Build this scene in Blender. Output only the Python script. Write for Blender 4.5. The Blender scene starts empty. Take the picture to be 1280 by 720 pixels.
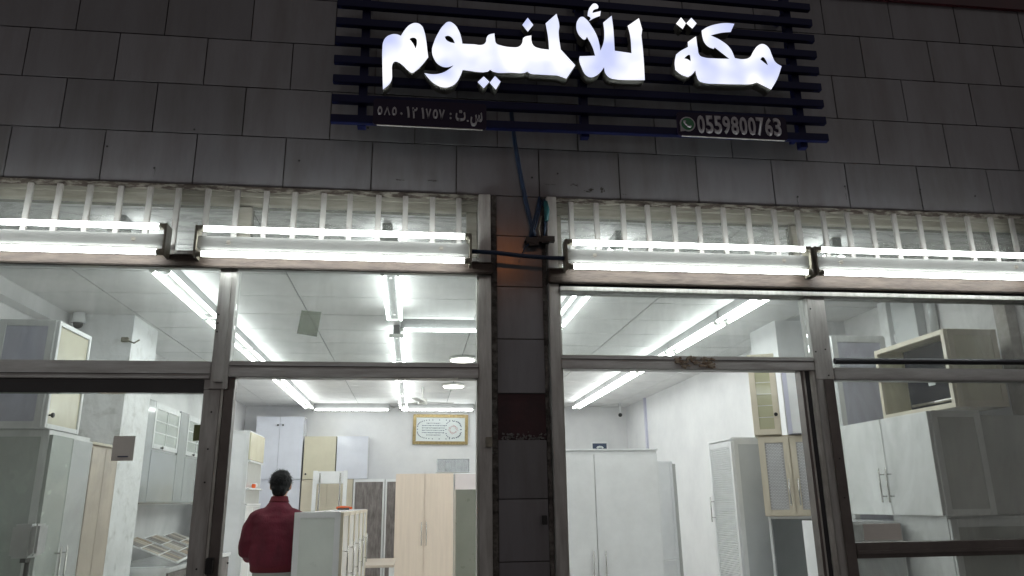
import bpy, bmesh, math, random
from mathutils import Vector, Matrix, noise as mnoise
random.seed(7)
R = math.radians
SC = bpy.context.scene
COL = SC.collection

# ---------------------------------------------------------------- camera
F_PX, YAW, PIT, ROL = 940.0, 0.1294, 0.2776, -0.014
EYE = Vector((0.0, -3.5, 1.5))
fwd = Vector((math.sin(YAW)*math.cos(PIT), math.cos(YAW)*math.cos(PIT), math.sin(PIT)))
rt0 = Vector((math.cos(YAW), -math.sin(YAW), 0)); up0 = rt0.cross(fwd)
rt = rt0*math.cos(ROL) + up0*math.sin(ROL); up = -rt0*math.sin(ROL) + up0*math.cos(ROL)
cd = bpy.data.cameras.new('camera'); cam = bpy.data.objects.new('camera', cd); COL.objects.link(cam)
cd.sensor_width = 36; cd.lens = F_PX/1280*36; cd.clip_start = 0.05; cd.clip_end = 500
M = Matrix((rt, up, -fwd)).transposed().to_4x4(); M.translation = EYE
cam.matrix_world = M; SC.camera = cam

# ---------------------------------------------------------------- world (night) and exposure
W = bpy.data.worlds.new('World'); SC.world = W; W.use_nodes = True
nt = W.node_tree; bg = nt.nodes['Background']
sky = nt.nodes.new('ShaderNodeTexSky'); sky.sky_type = 'NISHITA'; sky.sun_disc = False
sky.sun_elevation = R(-4); sky.sun_rotation = R(200)
mixc = nt.nodes.new('ShaderNodeMix'); mixc.data_type = 'RGBA'; mixc.inputs[0].default_value = 0.995
mixc.inputs[7].default_value = (0.120, 0.112, 0.112, 1)      # street glow on a night sky
nt.links.new(sky.outputs[0], mixc.inputs[6]); nt.links.new(mixc.outputs[2], bg.inputs[0])
bg.inputs[1].default_value = 1.0
SC.view_settings.view_transform = 'Standard'; SC.view_settings.look = 'None'
SC.view_settings.exposure = 0.55; SC.view_settings.gamma = 1.0
try:
    SC.cycles.use_denoising = True; SC.cycles.max_bounces = 10; SC.cycles.transparent_max_bounces = 16
    SC.cycles.diffuse_bounces = 8; SC.cycles.sample_clamp_indirect = 6.0
    SC.cycles.caustics_reflective = False; SC.cycles.caustics_refractive = False
except Exception: pass

# ---------------------------------------------------------------- helpers
def at(px, py, X=None, Y=None, Z=None):
    d = rt*((px-640)/F_PX) - up*((py-360)/F_PX) + fwd
    t = (X-EYE.x)/d.x if X is not None else (Y-EYE.y)/d.y if Y is not None else (Z-EYE.z)/d.z
    return EYE + d*t

def tag(o, label=None, cat=None, group=None, kind=None):
    if label: o['label'] = label
    if cat: o['category'] = cat
    if group: o['group'] = group
    if kind: o['kind'] = kind
    return o

def thing(name, label, cat, loc=(0, 0, 0), rz=0, group=None):
    o = bpy.data.objects.new(name, None); COL.objects.link(o)
    o.location = loc; o.rotation_euler = (0, 0, rz); o.empty_display_size = 0.1
    return tag(o, label, cat, group)

class MB:
    def __init__(s): s.bm = bmesh.new(); s.smooth = False
    def box(s, x0, x1, y0, y1, z0, z1, mi=0, rot=None, bev=0.0):
        b = bmesh.new() if (bev or rot) else s.bm
        v = [b.verts.new((x, y, z)) for x in (min(x0, x1), max(x0, x1)) for y in (min(y0, y1), max(y0, y1)) for z in (min(z0, z1), max(z0, z1))]
        for f in ((0,1,3,2),(4,6,7,5),(0,4,5,1),(2,3,7,6),(0,2,6,4),(1,5,7,3)):
            b.faces.new([v[i] for i in f]).material_index = mi
        if b is not s.bm:
            if bev: bmesh.ops.bevel(b, geom=b.edges[:], offset=bev, segments=2, affect='EDGES', clamp_overlap=True)
            if rot:
                c, ang, ax = rot
                bmesh.ops.rotate(b, verts=b.verts[:], cent=c, matrix=Matrix.Rotation(ang, 3, ax))
            me = bpy.data.meshes.new('tmp'); b.to_mesh(me); b.free(); s.bm.from_mesh(me); bpy.data.meshes.remove(me)
        return s
    def tube(s, pts, r, n=10, mi=0, cap=True):
        pts = [Vector(p) for p in pts]; rr = r if isinstance(r, (list, tuple)) else [r]*len(pts)
        rings = []; prev = None
        for i, p in enumerate(pts):
            t = (pts[min(i+1, len(pts)-1)] - pts[max(i-1, 0)]).normalized()
            a = prev if prev is not None else (Vector((0, 0, 1)) if abs(t.z) < .9 else Vector((1, 0, 0)))
            u = (a - t*a.dot(t)).normalized(); prev = u; w = t.cross(u)
            rings.append([s.bm.verts.new(p + (u*math.cos(2*math.pi*k/n) + w*math.sin(2*math.pi*k/n))*rr[i]) for k in range(n)])
        for a, b in zip(rings, rings[1:]):
            for k in range(n):
                f = s.bm.faces.new((a[k], a[(k+1) % n], b[(k+1) % n], b[k])); f.material_index = mi; f.smooth = True
        if cap:
            for q in (list(reversed(rings[0])), rings[-1]): s.bm.faces.new(q).material_index = mi
        return s
    def rings(s, rs, n=20, mi=0):       # rs: (cx, cy, cz, rx, ry)
        L = []
        for cx, cy, cz, rx, ry in rs:
            L.append([s.bm.verts.new((cx + rx*math.cos(2*math.pi*k/n), cy + ry*math.sin(2*math.pi*k/n), cz)) for k in range(n)])
        for a, b in zip(L, L[1:]):
            for k in range(n):
                f = s.bm.faces.new((a[k], a[(k+1) % n], b[(k+1) % n], b[k])); f.smooth = True; f.material_index = mi
        s.bm.faces.new(list(reversed(L[0]))); s.bm.faces.new(L[-1]); return s
    def ball(s, c, rx, ry=None, rz=None, seg=14, mi=0):
        ry = ry or rx; rz = rz or rx
        r = bmesh.ops.create_uvsphere(s.bm, u_segments=seg, v_segments=max(6, seg//2), radius=1)
        for v in r['verts']: v.co = Vector((c[0]+v.co.x*rx, c[1]+v.co.y*ry, c[2]+v.co.z*rz))
        for f in {f for v in r['verts'] for f in v.link_faces}: f.smooth = True; f.material_index = mi
        return s
    def poly(s, pts, mi=0):
        s.bm.faces.new([s.bm.verts.new(p) for p in pts]).material_index = mi; return s
    def mesh(s, name, mats):
        bmesh.ops.recalc_face_normals(s.bm, faces=s.bm.faces[:])
        me = bpy.data.meshes.new(name); s.bm.to_mesh(me); s.bm.free()
        for m in (mats if isinstance(mats, (list, tuple)) else [mats]): me.materials.append(m)
        return me
    def build(s, name, mats, parent=None):
        o = bpy.data.objects.new(name, s.mesh(name, mats)); COL.objects.link(o)
        if parent: o.parent = parent
        return o

def link_mesh(name, me, parent=None, loc=(0, 0, 0), rot=(0, 0, 0)):
    o = bpy.data.objects.new(name, me); COL.objects.link(o); o.location = loc; o.rotation_euler = rot
    if parent: o.parent = parent
    return o

def copy_tree(o, parent=None):
    c = o.copy(); COL.objects.link(c)
    if parent: c.parent = parent; c.matrix_parent_inverse = o.matrix_parent_inverse
    for ch in list(o.children): copy_tree(ch, c)
    return c

def bx(name, mats, x0, x1, y0, y1, z0, z1, parent=None, bev=0.0):
    return MB().box(x0, x1, y0, y1, z0, z1, bev=bev).build(name, mats, parent)

# ---------------------------------------------------------------- materials
def mat(name, col, rough=0.5, metal=0.0, var=0.0, vscale=6.0, col2=None, bump=0.0, bscale=40.0, rvar=0.0, emit=None, es=0, stretch=None, coat=0.0, objvar=0.0, spec=None, world=False, lo=.35, hi=.65):
    m = bpy.data.materials.new(name); m.use_nodes = True; n = m.node_tree.nodes; l = m.node_tree.links
    p = n['Principled BSDF']; p.inputs['Roughness'].default_value = rough; p.inputs['Metallic'].default_value = metal
    p.inputs['Base Color'].default_value = (*col, 1)
    if coat: p.inputs['Coat Weight'].default_value = coat; p.inputs['Coat Roughness'].default_value = 0.08
    if spec is not None: p.inputs['Specular IOR Level'].default_value = spec
    tc = n.new('ShaderNodeTexCoord'); mp = n.new('ShaderNodeMapping'); l.new(n.new('ShaderNodeNewGeometry').outputs['Position'] if world else tc.outputs['Object'], mp.inputs[0])
    if stretch: mp.inputs['Scale'].default_value = stretch
    last = None
    if col2 is not None or var:
        c2 = col2 if col2 is not None else tuple(c*(1-var) for c in col)
        nz = n.new('ShaderNodeTexNoise'); nz.inputs['Scale'].default_value = vscale; nz.inputs['Detail'].default_value = 8; nz.inputs['Roughness'].default_value = .65
        l.new(mp.outputs[0], nz.inputs['Vector'])
        cr = n.new('ShaderNodeMapRange'); cr.inputs[1].default_value = lo; cr.inputs[2].default_value = hi
        l.new(nz.outputs['Fac'], cr.inputs[0])
        mx = n.new('ShaderNodeMix'); mx.data_type = 'RGBA'; mx.inputs[6].default_value = (*col, 1); mx.inputs[7].default_value = (*c2, 1)
        l.new(cr.outputs[0], mx.inputs[0]); last = mx.outputs[2]
    if objvar:
        oi = n.new('ShaderNodeObjectInfo'); mr = n.new('ShaderNodeMapRange'); mr.inputs[3].default_value = 1-objvar; mr.inputs[4].default_value = 1+objvar
        l.new(oi.outputs['Random'], mr.inputs[0])
        hs = n.new('ShaderNodeHueSaturation')
        if last: l.new(last, hs.inputs['Color'])
        else: hs.inputs['Color'].default_value = (*col, 1)
        l.new(mr.outputs[0], hs.inputs['Value']); last = hs.outputs[0]
    if last: l.new(last, p.inputs['Base Color'])
    if rvar:
        nr = n.new('ShaderNodeTexNoise'); nr.inputs['Scale'].default_value = 9; nr.inputs['Detail'].default_value = 5; l.new(mp.outputs[0], nr.inputs['Vector'])
        rr = n.new('ShaderNodeMapRange'); rr.inputs[3].default_value = max(0.02, rough-rvar); rr.inputs[4].default_value = min(1, rough+rvar)
        l.new(nr.outputs['Fac'], rr.inputs[0]); l.new(rr.outputs[0], p.inputs['Roughness'])
    if bump:
        nb = n.new('ShaderNodeTexNoise'); nb.inputs['Scale'].default_value = bscale; nb.inputs['Detail'].default_value = 6; l.new(mp.outputs[0], nb.inputs['Vector'])
        b = n.new('ShaderNodeBump'); b.inputs['Strength'].default_value = bump; b.inputs['Distance'].default_value = 0.01
        l.new(nb.outputs['Fac'], b.inputs['Height']); l.new(b.outputs[0], p.inputs['Normal'])
    if emit:
        p.inputs['Emission Color'].default_value = (*emit, 1); p.inputs['Emission Strength'].default_value = es
    return m

def glass_mat(name, tint=(.965, .98, .97), dirt=0.04, dirt2=0.14, refl=1.0, scale=3.0, stretch=(1, 1, .35), dcol=(.62, .62, .58), haze=0.0):
    m = bpy.data.materials.new(name); m.use_nodes = True; n = m.node_tree.nodes; l = m.node_tree.links; n.clear()
    out = n.new('ShaderNodeOutputMaterial'); tr = n.new('ShaderNodeBsdfTransparent'); tr.inputs[0].default_value = (*tint, 1)
    gl = n.new('ShaderNodeBsdfGlossy'); gl.inputs['Roughness'].default_value = 0.03
    fr = n.new('ShaderNodeFresnel'); fr.inputs[0].default_value = 1.45
    mu = n.new('ShaderNodeMath'); mu.operation = 'MULTIPLY'; mu.inputs[1].default_value = refl*.8; l.new(fr.outputs[0], mu.inputs[0])
    mx = n.new('ShaderNodeMixShader'); l.new(mu.outputs[0], mx.inputs[0]); l.new(tr.outputs[0], mx.inputs[1]); l.new(gl.outputs[0], mx.inputs[2])
    df = n.new('ShaderNodeBsdfDiffuse'); df.inputs[0].default_value = (*dcol, 1)
    tl = n.new('ShaderNodeBsdfTranslucent'); tl.inputs[0].default_value = (*dcol, 1)
    ad = n.new('ShaderNodeMixShader'); ad.inputs[0].default_value = .5; l.new(df.outputs[0], ad.inputs[1]); l.new(tl.outputs[0], ad.inputs[2])
    tc = n.new('ShaderNodeTexCoord'); mp = n.new('ShaderNodeMapping'); mp.inputs['Scale'].default_value = stretch; l.new(tc.outputs['Object'], mp.inputs[0])
    nz = n.new('ShaderNodeTexNoise'); nz.inputs['Scale'].default_value = scale; nz.inputs['Detail'].default_value = 9; nz.inputs['Roughness'].default_value = .7; nz.inputs['Distortion'].default_value = 1.2
    l.new(mp.outputs[0], nz.inputs['Vector'])
    mr = n.new('ShaderNodeMapRange'); mr.inputs[1].default_value = .45; mr.inputs[2].default_value = .8; mr.inputs[3].default_value = dirt; mr.inputs[4].default_value = dirt2
    l.new(nz.outputs['Fac'], mr.inputs[0])
    m2 = n.new('ShaderNodeMixShader'); l.new(mr.outputs[0], m2.inputs[0]); l.new(mx.outputs[0], m2.inputs[1]); l.new(ad.outputs[0], m2.inputs[2])
    l.new(m2.outputs[0], out.inputs[0]); return m

m_tile = mat('glazed_grey_tile', (.170, .167, .178), .16, col2=(.125, .118, .118), vscale=2.6, stretch=(2.2, 2, .42), world=True, rvar=.05, objvar=.14, bump=.02, bscale=7, lo=.42, hi=.72)
m_grout = mat('dark_grout', (.035, .032, .03), .9, var=.3)
m_wallcore = mat('wall_core', (.10, .09, .085), .9, var=.4, vscale=8)
m_mortar = mat('crumbled_mortar', (.16, .15, .135), .95, col2=(.035, .03, .028), vscale=22, bump=.8, bscale=60)
m_hole = mat('bare_red_wall_paint', (.045, .010, .014), .5, col2=(.02, .006, .009), vscale=9, bump=.2)
m_alu = mat('weathered_aluminium', (.50, .50, .48), .40, .2, col2=(.33, .32, .30), vscale=5, stretch=(6, 6, .8), rvar=.1, bump=.05, bscale=70)
m_alu_h = mat('weathered_aluminium_rail', (.48, .48, .47), .40, .2, col2=(.33, .32, .305), vscale=5, stretch=(.8, 6, 6), rvar=.1, bump=.05, bscale=70)
m_alu_lt = mat('pale_aluminium', (.62, .62, .58), .45, .15, col2=(.32, .31, .27), vscale=7, stretch=(5, 5, .8), rvar=.1)
m_bronze = mat('brown_anodised_aluminium', (.17, .15, .14), .38, .3, col2=(.12, .105, .095), vscale=6, rvar=.1)
m_dark = mat('dark_rubber', (.018, .018, .02), .5)
m_darkgloss = mat('dark_glossy_rail', (.05, .05, .05), .12, .0, var=.2)
m_rust = mat('rusty_painted_steel', (.075, .056, .044), .62, .1, col2=(.035, .023, .018), vscale=14, stretch=(.6, 3, 3), bump=.25, bscale=45)
m_rustlip = mat('flaking_white_paint', (.26, .245, .21), .7, col2=(.07, .055, .045), vscale=30, stretch=(.5, 2, 2), bump=.5, bscale=60, lo=.42, hi=.55)
m_grille = mat('dirty_galvanised_bar', (.36, .355, .34), .5, .25, col2=(.14, .10, .08), vscale=8, stretch=(4, 4, .7), bump=.1, objvar=.12, lo=.45, hi=.75)
m_beige = mat('beige_window_profile', (.27, .26, .225), .55, col2=(.18, .17, .14), vscale=6, stretch=(.8, 4, 4))
m_glass = glass_mat('shop_glass', dirt=.055, dirt2=.20, refl=.95, scale=4)
m_glassd = glass_mat('dusty_transom_glass', tint=(.94, .96, .955), dirt=.03, dirt2=.13, scale=3.5, stretch=(1, 1, .22))
m_glassg = glass_mat('greenish_upper_glass', tint=(.94, .95, .95), dirt=.10, dirt2=.50, scale=7, stretch=(.5, 1, 2.4), dcol=(.46, .48, .45))
m_acryl = glass_mat('clear_acrylic', tint=(.94, .95, .96), dirt=.03, dirt2=.15, scale=14)
m_tube = mat('lit_fluorescent_tube', (.9, .9, .9), .4, emit=(.95, 1.0, .975), es=12.5)
m_tubeo = mat('lit_outdoor_tube', (.9, .9, .9), .4, emit=(.95, 1.0, .98), es=17)
m_disc = mat('lit_round_lamp', (.9, .9, .9), .4, emit=(1.0, .95, .86), es=5)
m_battenin = mat('grey_enamel_batten', (.23, .235, .235), .4, var=.12, vscale=5)
m_battenout = mat('aged_enamel_batten', (.17, .172, .165), .5, var=.15, vscale=5)
m_batten = mat('white_enamel_batten', (.74, .75, .72), .35, var=.12, vscale=5)
m_cap = mat('dirty_lamp_holder', (.30, .28, .22), .5, var=.4, vscale=30)
m_navy = mat('navy_painted_metal', (.003, .006, .048), .5, .0, var=.3, vscale=4, rvar=.08, spec=.22)
m_lside = mat('letter_return', (.30, .30, .27), .4, .2, var=.3)
m_plate = mat('dark_purple_sign_plate', (.018, .011, .034), .45, var=.2, spec=.2)
m_ink = mat('grey_sign_lettering', (.42, .41, .44), .5, var=.15, vscale=12)
m_green = mat('green_logo', (.03, .17, .07), .5)
m_chrome = mat('brushed_steel', (.55, .54, .52), .25, .9, var=.1)
m_black = mat('black_plastic', (.012, .012, .012), .35)
m_cable = mat('dark_blue_cable', (.012, .035, .085), .4, var=.3)
m_teal = mat('teal_tape', (.01, .11, .12), .5, var=.3, vscale=20)
m_wall = mat('white_painted_plaster', (.70, .70, .705), .75, col2=(.63, .63, .64), vscale=2.2, bump=.10, bscale=14)
m_wallr = mat('scuffed_white_plaster', (.78, .79, .80), .7, col2=(.42, .42, .40), vscale=9, bump=.6, bscale=18, lo=.54, hi=.78)
m_ceil = mat('vinyl_ceiling_panel', (.70, .70, .695), .48, col2=(.62, .62, .62), vscale=3, bump=.45, bscale=70, spec=.35, rvar=.05, objvar=.035)
m_tbar = mat('ceiling_grid_bar', (.16, .16, .16), .5)
m_floor = mat('beige_floor_tile', (.80, .79, .77), .25, col2=(.72, .71, .69), vscale=2)
m_pave = mat('concrete_pavement', (.17, .16, .15), .85, col2=(.11, .105, .10), vscale=5, bump=.3)
m_asph = mat('asphalt', (.05, .05, .05), .9, col2=(.035, .035, .035), vscale=20, bump=.5, bscale=80)
def lam(name, c, rough=.22, **k): return mat(name, c, rough, var=k.pop('var', .09), vscale=k.pop('vscale', 3.2), rvar=.09, coat=k.pop('coat', .3), **k)
m_white = lam('white_laminate', (.83, .84, .85), var=.09, vscale=4)
m_gwhite = lam('gloss_white_laminate', (.72, .74, .82), .12, coat=.8)
m_frame = mat('white_aluminium_profile', (.78, .79, .80), .35, .05, var=.06)
m_gframe = mat('grey_white_profile', (.76, .77, .77), .38, .05, var=.08)
m_cream = lam('cream_laminate', (.66, .62, .48))
m_creamp = lam('pale_cream_profile', (.68, .62, .50), .35)
m_lilac = lam('lilac_white_panel', (.55, .55, .66), .4)
m_frost = lam('frosted_green_grey_panel', (.47, .51, .48), .25)
m_grey = lam('grey_panel', (.56, .58, .59), .35)
m_greyd = lam('dim_grey_panel', (.48, .485, .47), .35)
m_beigew = lam('beige_wardrobe_laminate', (.74, .63, .53), .35, stretch=(8, 8, .5))
m_pinkw = lam('pale_wood_laminate', (.60, .52, .44), .4, var=.12, vscale=5, stretch=(9, 9, .6))
m_wcab = lam('grey_gloss_wall_panel', (.36, .38, .385), .14, coat=.8)
m_greyw = mat('grey_oak_laminate', (.26, .235, .23), .5, col2=(.12, .105, .10), vscale=5, stretch=(6, 6, 1.3), bump=.06)
m_frostw = lam('frosted_white_green_glass', (.74, .78, .74), .3)
m_olive = lam('olive_grey_cabinet', (.25, .255, .215), .3)
m_woven = mat('woven_silver_panel', (.50, .49, .50), .35, .1, var=.1)
m_backc = mat('cabinet_inside', (.40, .42, .42), .6, var=.08)
m_tv = mat('dark_tinted_glass', (.008, .010, .018), .5, var=.2, spec=.08)
m_gold = mat('gold_picture_moulding', (.36, .28, .13), .35, .5, col2=(.22, .16, .07), vscale=25, bump=.3)
m_paper = mat('picture_paper', (.66, .70, .70), .5, var=.05)
m_inkd = mat('dark_print', (.05, .07, .12), .6)
m_inkr = mat('reddish_print', (.45, .12, .12), .6)
m_red = mat('red_painted_band', (.05, .006, .010), .5, var=.3)
m_orange = mat('orange_plastic', (.75, .12, .015), .4)
m_sticker = mat('plain_grey_sticker', (.80, .78, .72), .6, var=.1)
m_stickg = mat('green_sticker', (.22, .25, .11), .6, var=.1)
m_sweater = mat('burgundy_knit', (.125, .007, .024), .85, col2=(.075, .004, .014), vscale=7, bump=.25, bscale=90, stretch=(1, 1, .6))
m_rib = mat('burgundy_ribbing', (.10, .006, .014), .9, bump=.4, bscale=120, stretch=(1, 1, .05))
m_trouser = mat('pale_grey_cotton', (.36, .38, .37), .85, var=.12, bump=.2)
m_skin = mat('skin', (.42, .23, .15), .55, var=.08, vscale=9)
m_hair = mat('black_hair', (.005, .005, .006), .6, spec=.25, var=.5, vscale=30, bump=.7, bscale=60, stretch=(1, 1, .35))
m_shoe = mat('black_shoe', (.015, .014, .014), .4)

# ---------------------------------------------------------------- ground, floor, ceiling, interior walls
def struct(name, m, *b):
    return tag(bx(name, m, *b), kind='structure')
struct('road', m_asph, -60, 60, -60, -4.6, -.22, -.14)
struct('pavement', m_pave, -60, 60, -4.6, -.02, -.22, -.03)
struct('floor', m_floor, -3.2, 4.3, -.02, 9.8, -.12, 0)
YB = 9.7; ZC = 3.125
struct('wall_back', m_wall, -3.3, 4.3, YB, YB+.2, 0, ZC+.3)
struct('wall_left', m_wall, -3.05, -2.83, 3.88, YB, 0, ZC+.3)
struct('wall_left_front', m_wall, -3.3, -3.10, .25, 3.88, 0, ZC+.3)
struct('wall_right', m_wall, 3.75, 3.95, 3.6, YB, 0, ZC+.3)
struct('wall_right_front', m_wall, 4.05, 5.3, .25, 3.599, 0, ZC+.3)
struct('pillar_left', m_wallr, -3.099, -2.45, 3.25, 3.879, 0, ZC-.002)
struct('pillar_right', m_wall, 3.35, 4.049, 3.05, 3.6, 0, ZC-.002)
# boxed duct along the left wall under the ceiling
struct('boxed_duct', m_wall, -3.099, -2.98, .26, 3.249, ZC-.13, ZC-.003)
ceil = tag(bx('ceiling', m_tbar, -3.099, 4.049, .26, YB, ZC+.006, ZC+.1), kind='structure')
xs = [-3.09, -2.42, -.95, .52, 1.99, 3.46, 4.04]
ys = [.27] + [.68+.61*i for i in range(15)] + [YB-.01]
for i in range(len(xs)-1):
    for j in range(len(ys)-1):
        x0, x1, y0, y1 = xs[i]+.0045, xs[i+1]-.0045, ys[j]+.0055, ys[j+1]-.0055
        if y1 - y0 < .06: continue
        me = MB().box(x0-(x0+x1)/2, x1-(x0+x1)/2, y0-(y0+y1)/2, y1-(y0+y1)/2, 0, .012, bev=.002).mesh('ceiling_panel', m_ceil)
        link_mesh('ceiling_panel', me, ceil, ((x0+x1)/2, (y0+y1)/2, ZC-.006), (random.uniform(-.004, .004), random.uniform(-.002, .002), 0))

# ---------------------------------------------------------------- facade wall with tiles
TW, TH, Z0, ZTOP = .4215, .2685, 2.985, 4.60
fac = thing('facade_wall', 'dark shop facade wall clad in large grey glazed tiles above the windows', 'wall', (0, 0, 0))
core = MB()
core.box(-6, 7, .004, .25, Z0, 5.4).box(-6, -3.1, .004, .25, -.03, Z0).box(.362, .622, .004, .25, -.03, Z0).box(4.9, 7, .004, .25, -.03, Z0)
core.build('masonry', m_wallcore, fac)
tm = MB().box(-TW/2+.0024, TW/2-.0024, -.008, .004, .0024, TH-.0022, bev=.0012).mesh('tile', m_tile)
nrow = 6
for r in range(nrow):
    ph = -1.9275 if r % 2 == 0 else -1.7188
    k0 = -8
    for k in range(k0, 19):
        xc = ph + (k+.5)*TW
        if -4.2 < xc < 5.6:
            t = link_mesh('tile', tm, fac, (xc, random.uniform(-.0006, .0006), Z0 + r*TH), (random.uniform(-.002, .002), 0, random.uniform(-.0012, .0012)))
pz = [2.985, 2.772, 2.510, 2.250, 1.990, 1.777, 1.514, 1.247, .98, .715, .45, .19, -.03]
for a, b in zip(pz, pz[1:]):
    if a == 1.990: continue
    me = MB().box(.381, .606, -.008, .004, b+.0018, a-.0018, bev=.0012).mesh('tile', m_tile)
    link_mesh('tile', me, fac)
mo = MB()      # rough mortar strips between tiles and the window frames, and the bare patch
for x0, x1 in ((.352, .381), (.606, .628)):
    z = -.03
    while z < 2.98:
        h = random.uniform(.03, .09); mo.box(x0+random.uniform(0, .004), x1-random.uniform(0, .004), -.012+random.uniform(-.004, .008), .01, z, min(z+h, 2.984)); z += h
mo.build('mortar_edge', m_mortar, fac)['kind'] = 'stuff'
bx('bare_patch', m_hole, .381, .606, .0, .0045, 1.778, 1.989, fac)
cr = MB()
for i in range(70):
    x = random.uniform(.39, .60); z = 1.779 + abs(random.gauss(0, .014)); s = random.uniform(.002, .0065)
    cr.box(x-s, x+s, -.006, .004, z, z+s*1.3, rot=((x, 0, z), random.uniform(0, 3), 'Y'))
cr.build('mortar_crumbs', mat('pale_mortar_crumbs', (.20, .19, .185), .9, var=.5, vscale=40), fac)['kind'] = 'stuff'
# small drill holes and rusty drips on the lowest row
dr = MB()
for px, py in ((134, 183), (243, 162), (193, 210), (374, 201), (1056, 233), (997, 246), (1219, 245), (1150, 237), (665, 222), (697, 217), (846, 168), (460, 160), (551, 158)):
    q = at(px, py, Y=-.009); dr.tube([(q.x, -.0105, q.z), (q.x, -.0085, q.z)], .0055, 8)
dr.build('drill_hole', m_black, fac)['kind'] = 'stuff'
st = MB()
for px, py, w, h in ((718, 231, .05, .012), (735, 238, .06, .022), (752, 236, .03, .04), (540, 226, .07, .006), (193, 217, .004, .05), (997, 252, .005, .05), (1057, 236, .006, .02), (1058, 247, .004, .05), (1150, 240, .008, .02), (1152, 252, .004, .05), (500, 225, .05, .004), (688, 231, .05, .004), (780, 243, .02, .006)):
    for i in range(10):
        q = at(px, py, Y=-.0086); s = random.uniform(.15, .5)
        x = q.x + random.uniform(-.5, .5)*w; z = q.z + random.uniform(-.5, .5)*h
        st.box(x-w*s*.3, x+w*s*.3, -.0092, -.0086, z-h*s*.3, z+h*s*.3, rot=((x, 0, z), random.uniform(-.3, .3), 'Y'))
st.build('dirt_stain', mat('black_dirt', (.05, .045, .04), .9), fac)['kind'] = 'stuff'
bx('red_band', m_red, 1.2, 7, -.03, .003, Z0 + 5*TH - .02, 4.75, fac)

# ---------------------------------------------------------------- shopfront frames
def pane(parent, m, x0, x1, z0, z1, y=.0):
    return bx('glass_pane', m, x0, x1, y-.002, y+.002, z0, z1, parent)
def shopfront(name, label, L, Rr, posts, beam_z, rails):
    return thing(name, label, 'shopfront', ((L+Rr)/2, 0, 0))
def part_abs(o, root):      # keeps world coordinates under a moved root
    o.location = -Vector(root.location); return o

sl = thing('shopfront_frame', 'weathered aluminium shopfront left of the tiled pillar, glazed above an open doorway', 'shopfront')
H = m_alu_h
bx('post', m_alu, -.908, -.832, -.035, .045, 2.0, 2.566, sl, .003)
bx('post_cover', m_alu, -.890, -.852, -.047, -.0345, 2.03, 2.52, sl, .002)
bx('jamb', m_alu, .290, .350, -.035, .06, -.03, 2.98, sl, .003)
bx('jamb_liner', m_alu_lt, .282, .2895, -.02, .05, 0, 2.56, sl)
bx('rail', H, -3.09, -.909, -.035, .04, 2.045, 2.125, sl, .003)
bx('rail_groove', m_black, -3.09, -.909, -.0365, -.034, 2.066, 2.069, sl)
bx('rail', H, -.831, .289, -.035, .04, 2.055, 2.128, sl, .003)
bx('rail_groove', m_black, -.831, .289, -.0365, -.034, 2.104, 2.107, sl)
bx('door_stop', m_bronze, -.8465, -.803, -.025, .03, 0, 1.9995, sl, .002); bx('door_stop_head', m_bronze, -.8315, -.803, -.02, .03, 2.0, 2.054, sl, .002)
bx('door_stop_strip', m_alu_lt, -.8565, -.8475, -.032, .03, 0, 1.9995, sl)
bx('beam', m_rust, -3.09, .356, -.070, -.036, 2.556, 2.606, sl, .004)
bx('flaking_lip', m_rustlip, -3.09, .356, -.0725, -.037, 2.6065, 2.612, sl)
pane(sl, m_glassd, -3.09, -.909, 2.126, 2.567); pane(sl, m_glassd, -.831, .281, 2.129, 2.567)
# upper window behind the grille
bx('upper_post', m_beige, -.868, -.805, .03, .09, 2.63, 2.895, sl, .003)
bx('upper_head', m_beige, -3.09, .289, .02, .10, 2.905, 2.983, sl, .003)
bx('upper_head_lip', m_beige, -3.09, .289, .005, .019, 2.940, 2.983, sl, .002)
bx('upper_jamb', m_beige, .235, .289, .03, .09, 2.63, 2.904, sl, .003)
bx('upper_sill', H, -3.09, .289, .0, .09, 2.585, 2.63, sl, .003)
pane(sl, m_glassg, -3.09, -.869, 2.631, 2.904, .06); pane(sl, m_glassg, -.804, .234, 2.631, 2.904, .06)
q = at(612, 552, Y=-.04); bx('latch_bracket', m_cap, q.x-.018, q.x+.012, -.05, -.0355, q.z-.025, q.z+.02, sl, .002)
q = at(266, 705, Y=.03); bx('lock_box', m_black, -.850, -.822, -.060, -.0265, q.z-.035, q.z+.03, sl, .003)
hs = MB()
for z in (2.26, 2.30, 2.34): hs.tube([(-.897, -.0365, z), (-.897, -.0345, z)], .004, 8)
hs.build('screw_hole', m_black, sl)['kind'] = 'stuff'

sr = thing('shopfront_frame', 'weathered aluminium shopfront right of the tiled pillar, brown sill at right', 'shopfront')
bx('jamb', m_alu, .632, .682, -.035, .06, -.03, 2.98, sr, .003)
bx('jamb_liner', m_alu_lt, .6825, .692, -.02, .05, 0, 2.48, sr)
bx('head', m_alu, .683, 4.89, -.052, .045, 2.483, 2.506, sr, .003)
bx('head_shadow_strip', m_black, .683, 4.89, -.02, .045, 2.5065, 2.529, sr)
bx('beam', m_rust, .63, 4.89, -.064, -.03, 2.522, 2.588, sr, .004)
bx('beam', m_rust, .63, 4.89, -.029, .05, 2.530, 2.60, sr)
bx('flaking_lip', m_rustlip, .63, 4.89, -.0665, -.031, 2.5885, 2.594, sr)
bx('post', m_alu, 1.955, 2.052, -.035, .05, 2.0605, 2.4825, sr, .003); bx('post_lower', m_alu, 1.955, 2.040, -.035, .05, 0, 2.06, sr, .003)
bx('rail', H, .683, 1.954, -.035, .04, 2.105, 2.172, sr, .003)
bx('rail_groove', m_black, .683, 1.954, -.0365, -.034, 2.150, 2.153, sr)
a, b = at(845, 450, Y=-.037), at(893, 463, Y=-.037)
rp = MB()
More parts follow.
